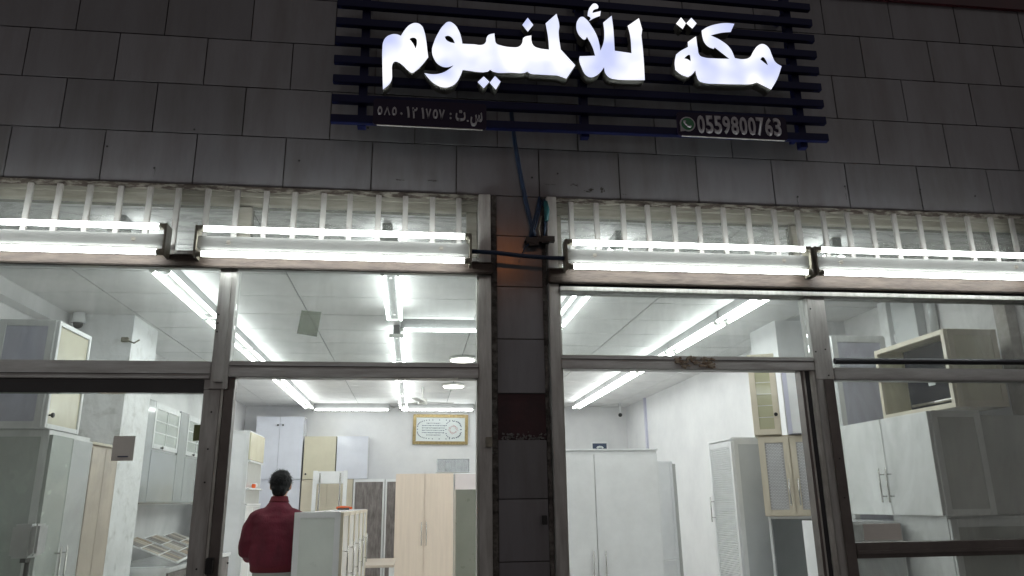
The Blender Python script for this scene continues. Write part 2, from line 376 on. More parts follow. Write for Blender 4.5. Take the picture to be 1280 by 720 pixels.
for i in range(60):
    x = random.uniform(a.x, b.x); z = random.uniform(2.116, 2.165); s = random.uniform(.004, .012)
    rp.box(x-s, x+s, -.0385-random.uniform(0, .002), -.034, z-s*.5, z+s*.5, rot=((x, 0, z), random.uniform(-.5, .5), 'Y'))
rp.build('corroded_patch', mat('rust_scale', (.11, .06, .035), .9, col2=(.30, .26, .2), vscale=60), sr)['kind'] = 'stuff'
bx('door_edge', m_bronze, 1.880, 1.894, -.025, .03, 0, 2.1045, sr)
bx('door_edge_strip', m_alu_lt, 1.8945, 1.903, -.025, .03, 0, 2.1045, sr)
bx('door_edge', m_dark, 1.9035, 1.925, -.025, .03, 0, 2.1045, sr)
bx('post_lit_side', m_alu_lt, 1.926, 1.9545, -.03, .05, 0, 2.1045, sr, .002)  # pale strip stands in for the post's side face lit from inside
bx('post_cover', m_bronze, 1.990, 2.0405, -.047, -.0355, 0, 2.06, sr, .002)
bx('rail', H, 2.053, 4.89, -.035, .04, 2.060, 2.122, sr, .003)
bx('sill', m_bronze, 2.0415, 4.89, -.045, .05, 1.228, 1.296, sr, .004)
bx('sill_lip', m_bronze, 2.0415, 4.89, -.058, -.0455, 1.246, 1.262, sr, .002)
pane(sr, m_glassd, .693, 1.954, 2.173, 2.4825); pane(sr, m_glass, 2.053, 4.89, 2.1225, 2.4825)
pane(sr, m_glass, 2.0415, 4.89, 1.2965, 2.0595); pane(sr, m_glass, 2.0415, 4.89, .05, 1.2275)
bx('bottom_rail', m_bronze, 2.0415, 4.89, -.04, .05, -.03, .0495, sr, .004)
bx('upper_post', m_beige, 1.955, 2.01, .03, .09, 2.60, 2.895, sr, .003)
bx('upper_head', m_beige, .683, 4.89, .02, .10, 2.905, 2.983, sr, .003)
bx('upper_head_lip', m_beige, .683, 4.89, .005, .019, 2.940, 2.983, sr, .002)
bx('upper_jamb', m_beige, .683, .715, .03, .09, 2.60, 2.904, sr, .003)
pane(sr, m_glassg, .716, 1.954, 2.601, 2.904, .06); pane(sr, m_glassg, 2.011, 4.89, 2.601, 2.904, .06)
q = at(680, 650, Y=-.04); bx('latch_bracket', m_black, q.x-.01, q.x+.014, -.05, -.0355, q.z-.02, q.z+.02, sr, .002)
hs = MB()
for z in (2.20, 2.33, 1.80, 1.62): hs.tube([(2.015, -.049, z-.12), (2.015, -.0465, z-.12)], .004, 8)
for z in (2.42, 2.2): hs.tube([(1.97, -.0365, z), (1.97, -.0345, z)], .004, 8)
hs.build('screw_hole', m_black, sr)['kind'] = 'stuff'

# door leaf on the left
dl = thing('glass_door', 'closed grey aluminium glass door at lower left with a small grey sticker', 'door', (0, 0, 0))
bx('stile', m_alu, -.932, -.858, -.028, .03, .02, 1.9995, dl, .003); bx('stile_top', m_alu, -.932, -.9085, -.028, .03, 2.0, 2.044, dl)
bx('stile', m_alu, -2.06, -1.985, -.028, .03, .02, 2.032, dl, .003)
bx('top_rail', m_darkgloss, -1.9845, -.9325, -.022, .03, 1.985, 2.044, dl, .002)
bx('bottom_rail', m_alu, -1.9845, -.9325, -.028, .03, .02, .14, dl, .003)
pane(dl, m_glass, -1.9845, -.9325, .1405, 1.9845)
hs = MB()
for z in (1.60, 1.74, 1.90, 1.25): hs.tube([(-.890, -.0295, z), (-.890, -.0275, z)], .004, 8)
hs.build('screw_hole', m_black, dl)['kind'] = 'stuff'
# pale door glass beyond it, outside the picture on the left
bx('outer_panel', m_frost, -3.09, -2.061, -.01, .01, .0, 2.0445, sl)

def flat(name, m, px0, py0, px1, py1, y, label, cat, th=.0012, parent=None):
    a, b = at(px0, py0, Y=y), at(px1, py1, Y=y)
    o = bx(name, m, a.x, b.x, y-th, y, b.z, a.z, parent)
    return tag(o, label, cat) if label else o
s1 = thing('sticker', 'small plain grey paper sticker on the left glass door', 'sticker')
flat('backing', m_sticker, 142.5, 545, 166, 576, -.0025, None, None, parent=s1)
flat('caption_bar', m_inkd, 147, 570, 160, 571.5, -.0038, None, None, parent=s1)
tag(flat('sticker', m_stickg, 243, 531, 254, 551, -.0025, None, None), 'small olive green sticker at the right edge of the door glass', 'sticker')
tag(flat('paper_notice', m_sticker, 1078, 655, 1128, 675, -.0025, None, None), 'plain pale paper notice stuck low on the right glass pane', 'notice')

P4 = [at(*p, Y=-.0035) for p in ((377, 388), (402, 390), (396, 421), (371, 417))]
b = MB(); b.poly([(p.x, -.0035, p.z) for p in P4]); b.poly([(p.x, -.0045, p.z) for p in P4])
for i in range(4):
    p, q = P4[i], P4[(i+1) % 4]; b.poly([(p.x, -.0035, p.z), (q.x, -.0035, q.z), (q.x, -.0045, q.z), (p.x, -.0045, p.z)])
tag(b.build('film_patch', glass_mat('grey_film', tint=(.76, .79, .74), dirt=.22, dirt2=.42, dcol=(.42, .44, .40)), None), 'faded grey film patch stuck on the transom glass left of the central tube light', 'sticker')

# ---------------------------------------------------------------- street lamp across the road (its orange glow shows in the glazed tiles)
q0 = at(632, 322, Y=-.008); dd = (q0-EYE).normalized(); lp = q0 + Vector((dd.x, -dd.y, dd.z))*13.5
t = thing('street_lamp', 'tall street lamp with orange lamp across the road', 'street lamp', (lp.x, lp.y-1.2, -.14))
MB().tube([(0, 0, 0), (0, 0, 4), (0, 0, lp.z+.25)], [.09, .07, .05], 12).build('pole', m_alu, t)
MB().tube([(0, 0, lp.z+.30), (0, .5, lp.z+.42), (0, 1.2, lp.z+.34)], .035, 8).build('arm', m_alu, t)
MB().box(-.14, .14, .85, 1.5, lp.z+.27, lp.z+.38, bev=.03).build('lamp_head', m_alu, t)
MB().ball((0, 1.2, lp.z+.14), .12).build('bulb', mat('orange_sodium_bulb', (.9, .5, .2), .4, emit=(1.0, .30, .06), es=38), t)

# ---------------------------------------------------------------- security grilles
gbar = MB().box(-.013, .013, -.008, .008, 0, .353, bev=.002).mesh('bar', m_grille)
bars_l = [-3.02+.133*i for i in range(9)] + [-1.793, -1.666, -1.531, -1.394, -1.263, -1.135, -1.001, -.866, -.733, -.599, -.464, -.335, -.201, -.069, .063, .194]
bars_r = [.758, .89, 1.028, 1.158, 1.294, 1.427, 1.561, 1.697, 1.838, 1.972, 2.111, 2.251, 2.384, 2.518, 2.658, 2.799, 2.942, 3.081, 3.206] + [3.34+.137*i for i in range(11)]
for lab, x0, x1, bars, zb in (('barred transom grille above the left window, weathered grey bars', -3.09, .33, bars_l, 2.604), ('barred transom grille above the right window, rust-streaked grey bars', .64, 4.88, bars_r, 2.604)):
    g = thing('window_grille', lab, 'grille', ((x0+x1)/2, -.0235, zb)); off = Vector(g.location)
    o = bx('top_rail', m_rustlip, x0, x1, -.014, -.002, 2.956, 2.984, g, .002); o.location = -off
    o = bx('bottom_rail', m_grille, x0, x1, -.031, -.016, zb-.0, zb+.016, g); o.location = -off + Vector((0, 0, .024))
    for x in bars: link_mesh('bar', gbar, g, (x-off.x, -.0, .0), (random.uniform(-.006, .006), random.uniform(-.008, .008), random.uniform(-.1, .1)))

# ---------------------------------------------------------------- fluorescent lights
def make_light(label, Lh=1.22, outdoor=False, tubes=2, cat='light', name='fluorescent_light', caps=m_cap, group=None):
    t = thing(name, label, cat, group=group)
    h = Lh/2
    b = MB().box(-h, h, -.012, .045 if outdoor else .086, -.030, .030, bev=.004).build('batten', m_battenout if outdoor else m_battenin, t)
    tmz = ([.060, -.060] if outdoor else [.052, -.052])[:tubes]
    for z in tmz:
        tb = MB().tube([(-h+.03, -.022, z), (h-.03, -.022, z)], .0135, 10).build('tube', m_tubeo if outdoor else m_tube, t)
        for s in (-1, 1): MB().tube([(s*(h-.031), -.022, z), (s*(h-.004), -.022, z)], .0155, 10).build('end_cap', caps, tb)
    for s in (-1, 1): MB().box(s*h-.006, s*h+(.004 if outdoor else .001), -.032, .046 if outdoor else .0, -(.074 if outdoor else .064), (.074 if outdoor else .064), bev=.001).build('lamp_holder', caps, t)
    for s in (-1, 1):
        st_ = MB(); st_.tube([(s*(h-.14), -.0165, 0), (s*(h-.14), -.0115, 0)], .010, 12); st_.build('screw_cap', m_rustlip if outdoor else m_batten, t)
    return t
out = [(-1.755, 'tube light outside, leftmost above the glass door'), (-.378, 'tube light outside, just left of the tiled pillar'),
       (1.327, 'tube light outside, just right of the tiled pillar'), (2.60, 'tube light outside, rightmost above the brown sill')]
lt = None
for i, (x, lab) in enumerate(out):
    o = make_light('twin ' + lab, 1.245 if i != 3 else 1.25, True, group='tube lights mounted outside over the windows') 
    zc = 2.660 if i < 2 else 2.642
    o.location = (x, -.115, zc)
    if i < 2: o.location.z = zc - .004*i
base = make_light('x', 1.355, caps=m_batten, group='tube lights on the shop ceiling')
rows = [(-1.70, [2.18, 3.55, 4.92, 6.29, 7.66, 8.60], 'leftmost'), (-.19, [2.14, 4.15, 5.52, 6.89, 8.26], 'central'),
        (1.24, [2.28, 3.65, 5.02, 6.39, 7.76], 'second from right'), (2.68, [2.03, 3.40, 4.77, 6.14, 7.51, 8.56], 'rightmost')]
ordn = ['added fill, first', 'second', 'third', 'fourth', 'fifth', 'sixth', 'seventh']
first = True
for x, yy, nm in rows:
    for i, y in enumerate([1.12] + yy):  # leading short lamp of each row is added fill for the front cabinets
        o = base if first else copy_tree(base); first = False
        o.location = (x, y, 3.032); o.rotation_euler = (R(90), 0, R(90))
        o.scale = (.49 if i == 0 else 1, 1, 1)
        if i == 6: o.scale = (.54, 1, 1); o.location.y += .03
        o['label'] = 'lit tube light on the ceiling, %s from the window in the %s row' % (ordn[i], nm)
base1 = make_light('single tube light crossing the ceiling near the window, central', 1.24, tubes=1, caps=m_batten, group='tube lights running across the ceiling')
base1.location = (.47, 3.25, 3.032); base1.rotation_euler = (R(90), 0, 0)
for i, (x, w) in enumerate(((-1.04, 'above the white two-door wall cabinet'), (.37, 'above the gold framed picture'), (1.75, 'behind the tiled pillar'))):
    o = copy_tree(base1); o.location = (x, 9.3, 3.03)
    o['label'] = 'tube light running across the back of the ceiling, ' + w
dm = MB(); dm.tube([(0, 0, 0), (0, 0, .03)], .14, 28); dmesh = dm.mesh('diffuser', m_disc)
rm = MB(); rm.tube([(0, 0, .008), (0, 0, .034)], .155, 28); rmesh = rm.mesh('rim', m_batten)
for y, w in ((5.09, 'nearer the window'), (7.15, 'farther from the window')):
    t = thing('round_ceiling_lamp', 'round lit ceiling lamp, the one ' + w, 'lamp', (.53, y, ZC-.045), group='round lamps on the shop ceiling')
    link_mesh('diffuser', dmesh, t); link_mesh('rim', rmesh, t)
t = thing('ceiling_fan', 'small ceiling fan with thin blades hanging near the back of the shop', 'fan', (.10, 7.4, 2.88))
MB().tube([(0, 0, .05), (0, 0, .238)], .012, 8).build('rod', m_batten, t); MB().tube([(0, 0, -.01), (0, 0, .06)], [.07, .06], 16).build('motor', m_batten, t)
for k in range(3):
    MB().box(.06, .46, -.05, .05, .018, .024, rot=((0, 0, 0), R(15+120*k), 'Z')).build('blade', m_greyd, t)

# ---------------------------------------------------------------- shop sign
def to_mesh(cu, name, mats):
    o = bpy.data.objects.new('tmp', cu); COL.objects.link(o)
    dg = bpy.context.evaluated_depsgraph_get(); me = bpy.data.meshes.new_from_object(o.evaluated_get(dg)); bpy.data.objects.remove(o)
    me.name = name; me.materials.clear()
    for m in mats: me.materials.append(m)
    return me
m_letter = bpy.data.materials.new('backlit_white_acrylic'); m_letter.use_nodes = True
_n = m_letter.node_tree.nodes; _l = m_letter.node_tree.links; _p = _n['Principled BSDF']
_p.inputs['Base Color'].default_value = (.7, .72, .8, 1); _p.inputs['Roughness'].default_value = .3
_t = _n.new('ShaderNodeTexCoord'); _z = _n.new('ShaderNodeTexNoise'); _z.inputs['Scale'].default_value = 5.0; _z.inputs['Detail'].default_value = 1.5
_r = _n.new('ShaderNodeValToRGB'); _r.color_ramp.elements[0].position = .34; _r.color_ramp.elements[0].color = (.36, .40, .62, 1)
_r.color_ramp.elements[1].position = .64; _r.color_ramp.elements[1].color = (.76, .76, .78, 1)
_e = _r.color_ramp.elements.new(.48); _e.color = (.52, .55, .67, 1)
_l.new(_t.outputs['Object'], _z.inputs['Vector']); _l.new(_z.outputs['Fac'], _r.inputs[0]); _l.new(_r.outputs[0], _p.inputs['Emission Color'])
_p.inputs['Emission Strength'].default_value = 1.0

YL = -.215
def letter(name, loops, conv, parent, depth=.065):
    cu = bpy.data.curves.new(name, 'CURVE'); cu.dimensions = '2D'; cu.fill_mode = 'BOTH'; cu.extrude = depth/2; cu.resolution_u = 5
    for lp in loops:
        sp = cu.splines.new('BEZIER'); sp.bezier_points.add(len(lp)-1); sp.use_cyclic_u = True
        P3 = [at(*conv(p[0], p[1]), Y=YL) for p in lp]; n = len(lp)
        for i, (p, w) in enumerate(zip(lp, P3)):
            b = sp.bezier_points[i]; b.co = (w.x, w.z, 0)
            corner = len(p) > 2
            b.handle_left_type = b.handle_right_type = 'VECTOR' if corner else 'AUTO'
            b.handle_left = b.co; b.handle_right = b.co
    me = to_mesh(cu, name, [m_letter, m_lside])
    me.transform(Matrix(((1, 0, 0, 0), (0, 0, -1, YL+depth/2), (0, 1, 0, 0), (0, 0, 0, 1))))
    for f in me.polygons: f.material_index = 0 if abs(f.normal.y) > .8 and f.center.y < YL+.01 else 1
    return link_mesh(name, me, parent)
c1 = lambda x, y: (470+x/6, 10+y/6)
c2 = lambda x, y: (590+x/6, y/6)
c3 = lambda x, y: (710+x/6.545, y/6.545)
c4 = lambda x, y: (830+x/6, 10+y/6)
K = 1
sign = thing('shop_sign', 'navy slatted shop sign with large glowing white Arabic lettering', 'sign', (0, 0, 0))
zs = [3.30+.1045*i for i in range(9)]
for i, z in enumerate(zs):
    zr = 3.318 + .0995*i; zl = 3.292 + .1085*i
    ang = -math.atan2(zr-zl, 2.55)
    MB().box(-.435, 2.12, -.165, -.135, (zl+zr)/2-.021, (zl+zr)/2+.021, bev=.002, rot=((.84, 0, (zl+zr)/2), ang, 'Y')).build('slat', m_navy, sign)
for x in (-.29, .823, 1.995):
    bx('rail', m_navy, x-.02, x+.02, -.1345, -.095, 3.27, 4.24, sign)
    for z in (3.36, 4.1): bx('bracket', m_navy, x-.012, x+.012, -.0945, -.0095, z-.012, z+.012, sign)
letter('letter_meem', [[(52,612,K),(48,430),(48,300),(54,255),(75,220),(110,200),(150,196),(187,208,K),(215,165),(255,125),(300,112),(340,130),(362,175),(376,240),(384,310),(392,370,K),(345,428),(298,472),(270,486),(243,470),(203,432),(168,408),(140,403),(122,428),(120,480),(118,535),(100,570)],
                         [(250,232,K),(275,222),(300,230),(307,260),(298,305,K),(275,262)]], c1, sign)
def both(a, b):   # a loop traced over two enlargements
    return [(*c1(*p[:2]), *p[2:]) for p in a] , [(*c2(*p[:2]), *p[2:]) for p in b]
A1, B1 = both([(420,320),(433,262),(465,190),(508,128),(545,103),(585,120),(620,168),(640,225),(648,268,K),(730,272),(800,275),(822,258),(830,222),(845,202),(888,190,K)],
              [(172,290),(182,325),(215,340),(300,354),(350,350),(375,325),(388,282),(445,265,K),(447,310),(465,345),(505,362),(578,372,K),(572,290),(552,175,K),(634,103,K),(655,192),(650,240),(665,370,K),(775,490,K),(708,590,K),(640,566,K),(500,558),(438,552),(415,536,K),(390,547),(300,545),(165,540),(135,523,K),(115,538)])
A2, _ = both([(650,465,K),(632,510),(600,562),(560,588),(510,596),(445,572),(398,532),(362,488,K),(430,497),(500,485),(550,457),(583,430,K),(525,445),(470,425),(435,380)], [])
hole = [(*c1(*p[:2]), *p[2:]) for p in [(515,215,K),(542,208),(572,226),(592,264,K),(555,256),(528,240)]]
ident = lambda x, y: (x, y)
letter('letter_group_lamnyoo', [A1+B1+A2, hole], ident, sign)
letter('letter_dot', [[(418,133,K),(460,187,K),(418,238,K),(377,187,K)]], c2, sign)
letter('letter_dot', [[(88,573,K),(131,613,K),(88,662,K),(42,615,K)]], c2, sign)
letter('letter_dot', [[(172,570,K),(215,612,K),(178,672,K),(132.5,620,K)]], c2, sign)
letter('letter_group_lil', [[(288,185,K),(357,128,K),(370,230),(382,415,K),(520,435,K),(508,290),(488,212,K),(580,148,K),(607,240,K),(600,290,K),(615,430),(628,655,K),(500,655),(400,650),(340,635),(305,598),(295,550,K),(265,590),(225,622),(180,632),(145,612),(110,550),(92,490),(95,460,K),(165,458),(222,455,K),(200,385),(155,300,K),(135,324),(105,305),(78,265),(68,215),(80,165),(115,137),(150,158),(190,210),(235,290),(256,360),(265,415,K),(290,350),(297,270)]], c3, sign)
letter('letter_hamza', [[(160,130,K),(165,92),(188,48),(218,28),(243,42),(245,68),(226,74),(206,86),(200,106,K),(268,90,K),(262,130,K),(215,148),(173,172,K),(184,146)]], c3, sign)
letter('letter_group_makkah', [[(240,212,K),(253,300),(268,355),(300,370),(380,378),(490,381,K),(440,342),(380,295,K),(372,307,K),(335,292),(305,262),(288,215),(282,170,K),(325,143),(400,120),(470,113),(528,118,K),(500,180,K),(430,186),(350,205,K),(430,245),(495,300),(532,376,K),(590,384),(640,372),(672,322),(705,282),(742,270),(780,292),(812,360),(835,405),(882,437,K),(850,530),(803,612,K),(740,580),(695,558,K),(655,570),(560,572),(400,568),(295,560),(262,545),(245,510),(235,468,K),(205,503),(178,518,K),(130,500),(85,465,K),(80,410),(90,350,K),(120,325),(180,292,K),(178,255,K)],
                             [(152,378,K),(172,358),(192,352),(198,372),(200,400,K),(178,385)], [(722,385,K),(742,368),(762,388),(780,430,K),(750,408)]], c4, sign)
letter('letter_dot', [[(128,70,K),(164,115,K),(140,158,K),(90,118,K)]], c4, sign)
letter('letter_dot', [[(205,73,K),(245,115,K),(212,155,K),(167,115,K)]], c4, sign)

def text_mesh(body, size, name, m, squeeze=1.0, depth=.0015, bold=.0):
    cu = bpy.data.curves.new(name, 'FONT'); cu.body = body; cu.size = size; cu.extrude = depth; cu.align_x = 'CENTER'; cu.align_y = 'CENTER'; cu.offset = bold; cu.resolution_u = 3
    me = to_mesh(cu, name, [m])
    me.transform(Matrix(((squeeze, 0, 0, 0), (0, 0, -1, 0), (0, 1, 0, 0), (0, 0, 0, 1))))
    return me
def fit_text(body, px0, px1, pyc, hpx, Y, name, m, parent, bold=.0, ang=0, side=None):
    a, b = at(px0, pyc, Y=Y), at(px1, pyc, Y=Y)
    me = text_mesh(body, 1.0, name, m, depth=.0, bold=bold)
    xs_ = [v.co.x for v in me.vertices]; zs_ = [v.co.z for v in me.vertices]
    w, h = max(xs_)-min(xs_), max(zs_)-min(zs_); cx, cz = (max(xs_)+min(xs_))/2, (max(zs_)+min(zs_))/2
    W_ = (b-a).x; H_ = hpx*abs(at(px0, pyc-1, Y=Y).z - at(px0, pyc, Y=Y).z)
    me.transform(Matrix.Translation((-cx, 0, -cz))); me.transform(Matrix.Diagonal((W_/w, 1, H_/h, 1)))
    # give the print a little thickness
    bm = bmesh.new(); bm.from_mesh(me); r = bmesh.ops.extrude_face_region(bm, geom=bm.faces[:]); 
    for v in [g for g in r['geom'] if isinstance(g, bmesh.types.BMVert)]: v.co.y += .0015
    bmesh.ops.recalc_face_normals(bm, faces=bm.faces[:]); bm.to_mesh(me); bm.free()
    z = at((px0+px1)/2, pyc, Y=Y).z
    return link_mesh(name, me, parent, ((a.x+b.x)/2, Y, z), (0, ang, 0))

YP = -.178
def plate(label, pts, loc_name):
    t = thing(loc_name, label, 'sign')
    P4 = [at(x, y, Y=YP) for x, y in pts]
    x0 = min(P4[0].x, P4[3].x); x1 = max(P4[1].x, P4[2].x); z0 = (P4[2].z+P4[3].z)/2; z1 = (P4[0].z+P4[1].z)/2
    cu = bpy.data.curves.new('board', 'CURVE'); cu.dimensions = '2D'; cu.fill_mode = 'BOTH'; cu.extrude = .005
    sp = cu.splines.new('POLY'); rr = .015; pp = []
    for cx, cz, a0 in ((x1-rr, z1-rr, 0), (x0+rr, z1-rr, 90), (x0+rr, z0+rr, 180), (x1-rr, z0+rr, 270)):
        for k in range(5): pp.append((cx+rr*math.cos(R(a0+k*22.5)), cz+rr*math.sin(R(a0+k*22.5))))
    sp.points.add(len(pp)-1); sp.use_cyclic_u = True
    for q_, p_ in zip(sp.points, pp): q_.co = (p_[0], p_[1], 0, 1)
    me = to_mesh(cu, 'board', [m_plate]); me.transform(Matrix(((1, 0, 0, 0), (0, 0, -1, YP+.005), (0, 1, 0, 0), (0, 0, 0, 1))))
    link_mesh('board', me, t)
    bx('lower_edge', m_alu, x0+.02, x1-.02, YP-.001, YP+.008, z0-.0035, z0-.0005, t)
    return t
p1 = plate('dark rectangular plate with faded grey registration number, under the sign at left', [(467, 123), (608, 130), (608, 162), (467, 155)], 'number_plate_sign')
YT = YP-.0035
for ch, a_, b_, yc, h in (('٥', 472, 478, 138, 11), ('٨', 480, 488, 138.5, 11), ('٥', 490, 496, 139, 11), ('٠', 500, 503.5, 142, 4), ('١', 508, 512.5, 140, 14), ('٢', 515, 522, 141, 14), ('١', 526.5, 530.5, 141.5, 14), ('٧', 532, 539, 142, 13), ('٥', 541, 547.5, 142.5, 12), ('٧', 548.5, 556, 143, 13)):
    fit_text(ch, a_, b_, yc, h, YT, 'numeral', m_ink, p1, bold=.008 if ch == '٨' else .03)
for ch, a_, b_, yc, h in ((':', 562, 564.5, 145, 8), ('ﺕ', 569.5, 582, 144.5, 14), ('.', 583.5, 586, 151, 2.2), ('ﺱ', 588, 603, 149, 18)):
    fit_text(ch, a_, b_, yc, h, YT, 'lettering', m_ink, p1, bold=.035)
p2 = plate('dark rectangular plate with grey phone number and green call logo, under the sign at right', [(848, 140), (982, 147), (982, 174), (848, 170)], 'phone_number_sign')
for i, ch in enumerate('0559800763'):
    x0 = 871.5 + i*10.6
    fit_text(ch, x0, x0+9.6, 155.2+i*.42, 22.5, YT, 'numeral', m_ink, p2, bold=.03)
# call logo: ring, green disc and handset
q = at(859.5, 155, Y=YT); u = .0043
def disc(name, r, m, y, tail=False):
    b = MB(); b.tube([(q.x, y, q.z), (q.x, y-.0012, q.z)], r, 24)
    if tail: b.poly([(q.x-r*.95, y-.0006, q.z-r*.2), (q.x-r*.98, y-.0006, q.z-r*1.05), (q.x-r*.2, y-.0006, q.z-r*.92)])
    return b.build(name, m, p2)
disc('logo_ring', .041, m_ink, YT+.001, True); disc('logo_disc', .034, m_green, YT-.0008)
MB().tube([(q.x-.016, YT-.004, q.z+.014), (q.x-.017, YT-.004, q.z+.004), (q.x-.009, YT-.004, q.z-.008), (q.x+.004, YT-.004, q.z-.016), (q.x+.015, YT-.004, q.z-.015)], [.0075, .005, .0045, .005, .0075], 8).build('logo_handset', m_ink, p2)

# ---------------------------------------------------------------- cables by the pillar
def cable(name, label, pts, r, m, cat='cable'):
    o = MB().tube(pts, r, 8).build(name, m); return tag(o, label, cat)
P_ = lambda x, y, Y=-.05: at(x, y, Y=Y)
cable('cable', 'dark blue cable dropping from the sign down to the wire junction', [P_(639, 140, -.09), P_(644, 180, -.03), P_(650, 215, -.025), P_(657, 250, -.025), P_(664, 280, -.03), P_(668, 296, -.05)], .011, m_cable)
cable('conduit', 'dark conduit running across the pillar between the two middle tube lights', [P_(588, 314, -.10), P_(620, 316, -.10), P_(655, 320, -.095), P_(690, 322.5, -.10), P_(709, 323, -.105)], .011, m_cable, 'conduit')
jb = thing('wire_junction', 'tangled taped bundle of wires on the pillar beside the right window', 'wiring')
b = MB()
for k in range(5):
    ox = random.uniform(-5, 5)
    b.tube([P_(664+ox*.3, 300, -.03), P_(668+ox, 285+random.uniform(-4, 4), -.035-.006*k), P_(674+ox*.6, 262, -.04), P_(675+ox*.4, 246+k*1.5, -.045), P_(681, 250+k*2, -.04), P_(683+ox*.3, 270, -.03), P_(680, 298, -.035)], .0045, 6)
b.build('loose_wire', m_cable, jb)
MB().tube([P_(682, 252, -.045), P_(683.5, 262, -.047), P_(683, 276, -.045)], [.010, .014, .011], 10).build('tape_wrap', m_teal, jb)
MB().tube([P_(677, 270, -.04), P_(673, 285, -.042), P_(676, 300, -.04)], .004, 6).build('pale_wire', m_cap, jb)
b = MB()
for i in range(12):
    q = P_(random.uniform(660, 686), random.uniform(298, 306), -.045); s = random.uniform(.008, .02)
    b.box(q.x-s*1.6, q.x+s*1.6, q.y-s, q.y+s, q.z-s*.7, q.z+s*.7, rot=(tuple(q), random.uniform(-.5, .5), 'Y'))
b.build('taped_joint', m_black, jb)
cable('loose_wire', 'thin drooping wire end below the junction on the pillar', [P_(664, 304, -.05), P_(657, 308, -.06), P_(653, 316, -.085)], .003, m_cable, 'wire')
a, b_ = at(1038, 453, Y=-.07), at(1280, 453, Y=-.07)
o = cable('pipe', 'dark horizontal pipe crossing in front of the right window', [(2.045, -.066, 2.148), (3.0, -.066, 2.152), (4.85, -.066, 2.158)], .015, mat('dark_slate_pipe', (.05, .052, .06), .4, .3, var=.2), 'pipe')

# ---------------------------------------------------------------- cabinets
def bar_handle(parent, x, z0, z1, y=0, m=None):
    b = MB(); b.tube([(x, y-.035, z0), (x, y-.035, z1)], .006, 8)
    for z in (z0+.04, z1-.04): b.tube([(x, y-.035, z), (x, y+.001, z)], .0045, 6)
    return b.build('handle', m or m_chrome, parent)
def knob(parent, x, z, y=0):
    return MB().tube([(x, y+.001, z), (x, y-.012, z), (x, y-.016, z), (x, y-.026, z), (x, y-.030, z)], [.006, .006, .015, .015, .009], 12).build('knob', m_black, parent)
def door(root, x0, x1, z0, z1, style, m, mf=None, handle=None, y=0, name='door'):
    mf = mf or m; g = .0032
    x0 += g; x1 -= g; z0 += g; z1 -= g
    if style == 'slab':
        d = MB().box(x0, x1, y, y+.018, z0, z1, bev=.0015).build(name, m, root)
        MB().box(x0-.0004, x0+.007, y-.0012, y+.0185, z0, z1).box(x1-.007, x1+.0004, y-.0012, y+.0185, z0, z1).box(x0+.0071, x1-.0071, y-.0012, y+.0185, z1-.007, z1+.0004).build('edge_trim', m_gframe if m is m_white or m is m_grey else mf, d)
    else:
        fw = .045 if style != 'thin' else .028
        b = MB()
        b.box(x0, x0+fw, y, y+.02, z0, z1, bev=.002).box(x1-fw, x1, y, y+.02, z0, z1, bev=.002)
        b.box(x0+fw, x1-fw, y, y+.02, z0, z0+fw, bev=.002).box(x0+fw, x1-fw, y, y+.02, z1-fw, z1, bev=.002)
        d = b.build(name, mf, root)
        bx('panel', m, x0+fw, x1-fw, y+.009, y+.015, z0+fw, z1-fw, d)
        if style == 'louvre':
            b = MB(); z = z0+fw+.004
            while z < z1-fw-.012:
                b.box(x0+fw, x1-fw, y+.001, y+.0095, z, z+.012, rot=(((x0+x1)/2, y+.005, z+.006), R(28), 'X')); z += .019
            b.build('louvre', mf, d)['kind'] = 'stuff'
        if style == 'woven':
            b = MB(); z = z0+fw+.003; k = 0
            while z < z1-fw-.009:
                x = x0+fw+.002 + (k % 2)*.011
                while x < x1-fw-.02: b.box(x, x+.018, y+.0055, y+.0095, z, z+.006); x += .022
                z += .011; k += 1
            b.build('woven_strip', m_frame, d)['kind'] = 'stuff'
        if style == 'muntin':
            b = MB(); w = (x1-x0-2*fw); hh = (z1-z0-2*fw)
            for k in (1,): b.box(x0+fw+w*k/2-.006, x0+fw+w*k/2+.006, y+.002, y+.0095, z0+fw, z1-fw)
            for k in (1, 2): b.box(x0+fw, x1-fw, y+.003, y+.0095, z0+fw+hh*k/3-.006, z0+fw+hh*k/3+.006)
            b.build('muntin', mf, d)
        if style == 'lines':
            b = MB(); hh = z1-z0-2*fw
            for k in range(1, 6): b.box(x0+fw, x1-fw, y+.0075, y+.0095, z0+fw+hh*k/6-.0022, z0+fw+hh*k/6+.0022)
            b.build('etched_line', m_white, d)['kind'] = 'stuff'
    if handle:
        if handle[0] == 'bar': bar_handle(d, handle[1], handle[2], handle[3], y)
        else: knob(d, handle[1], handle[2], y)
    return d
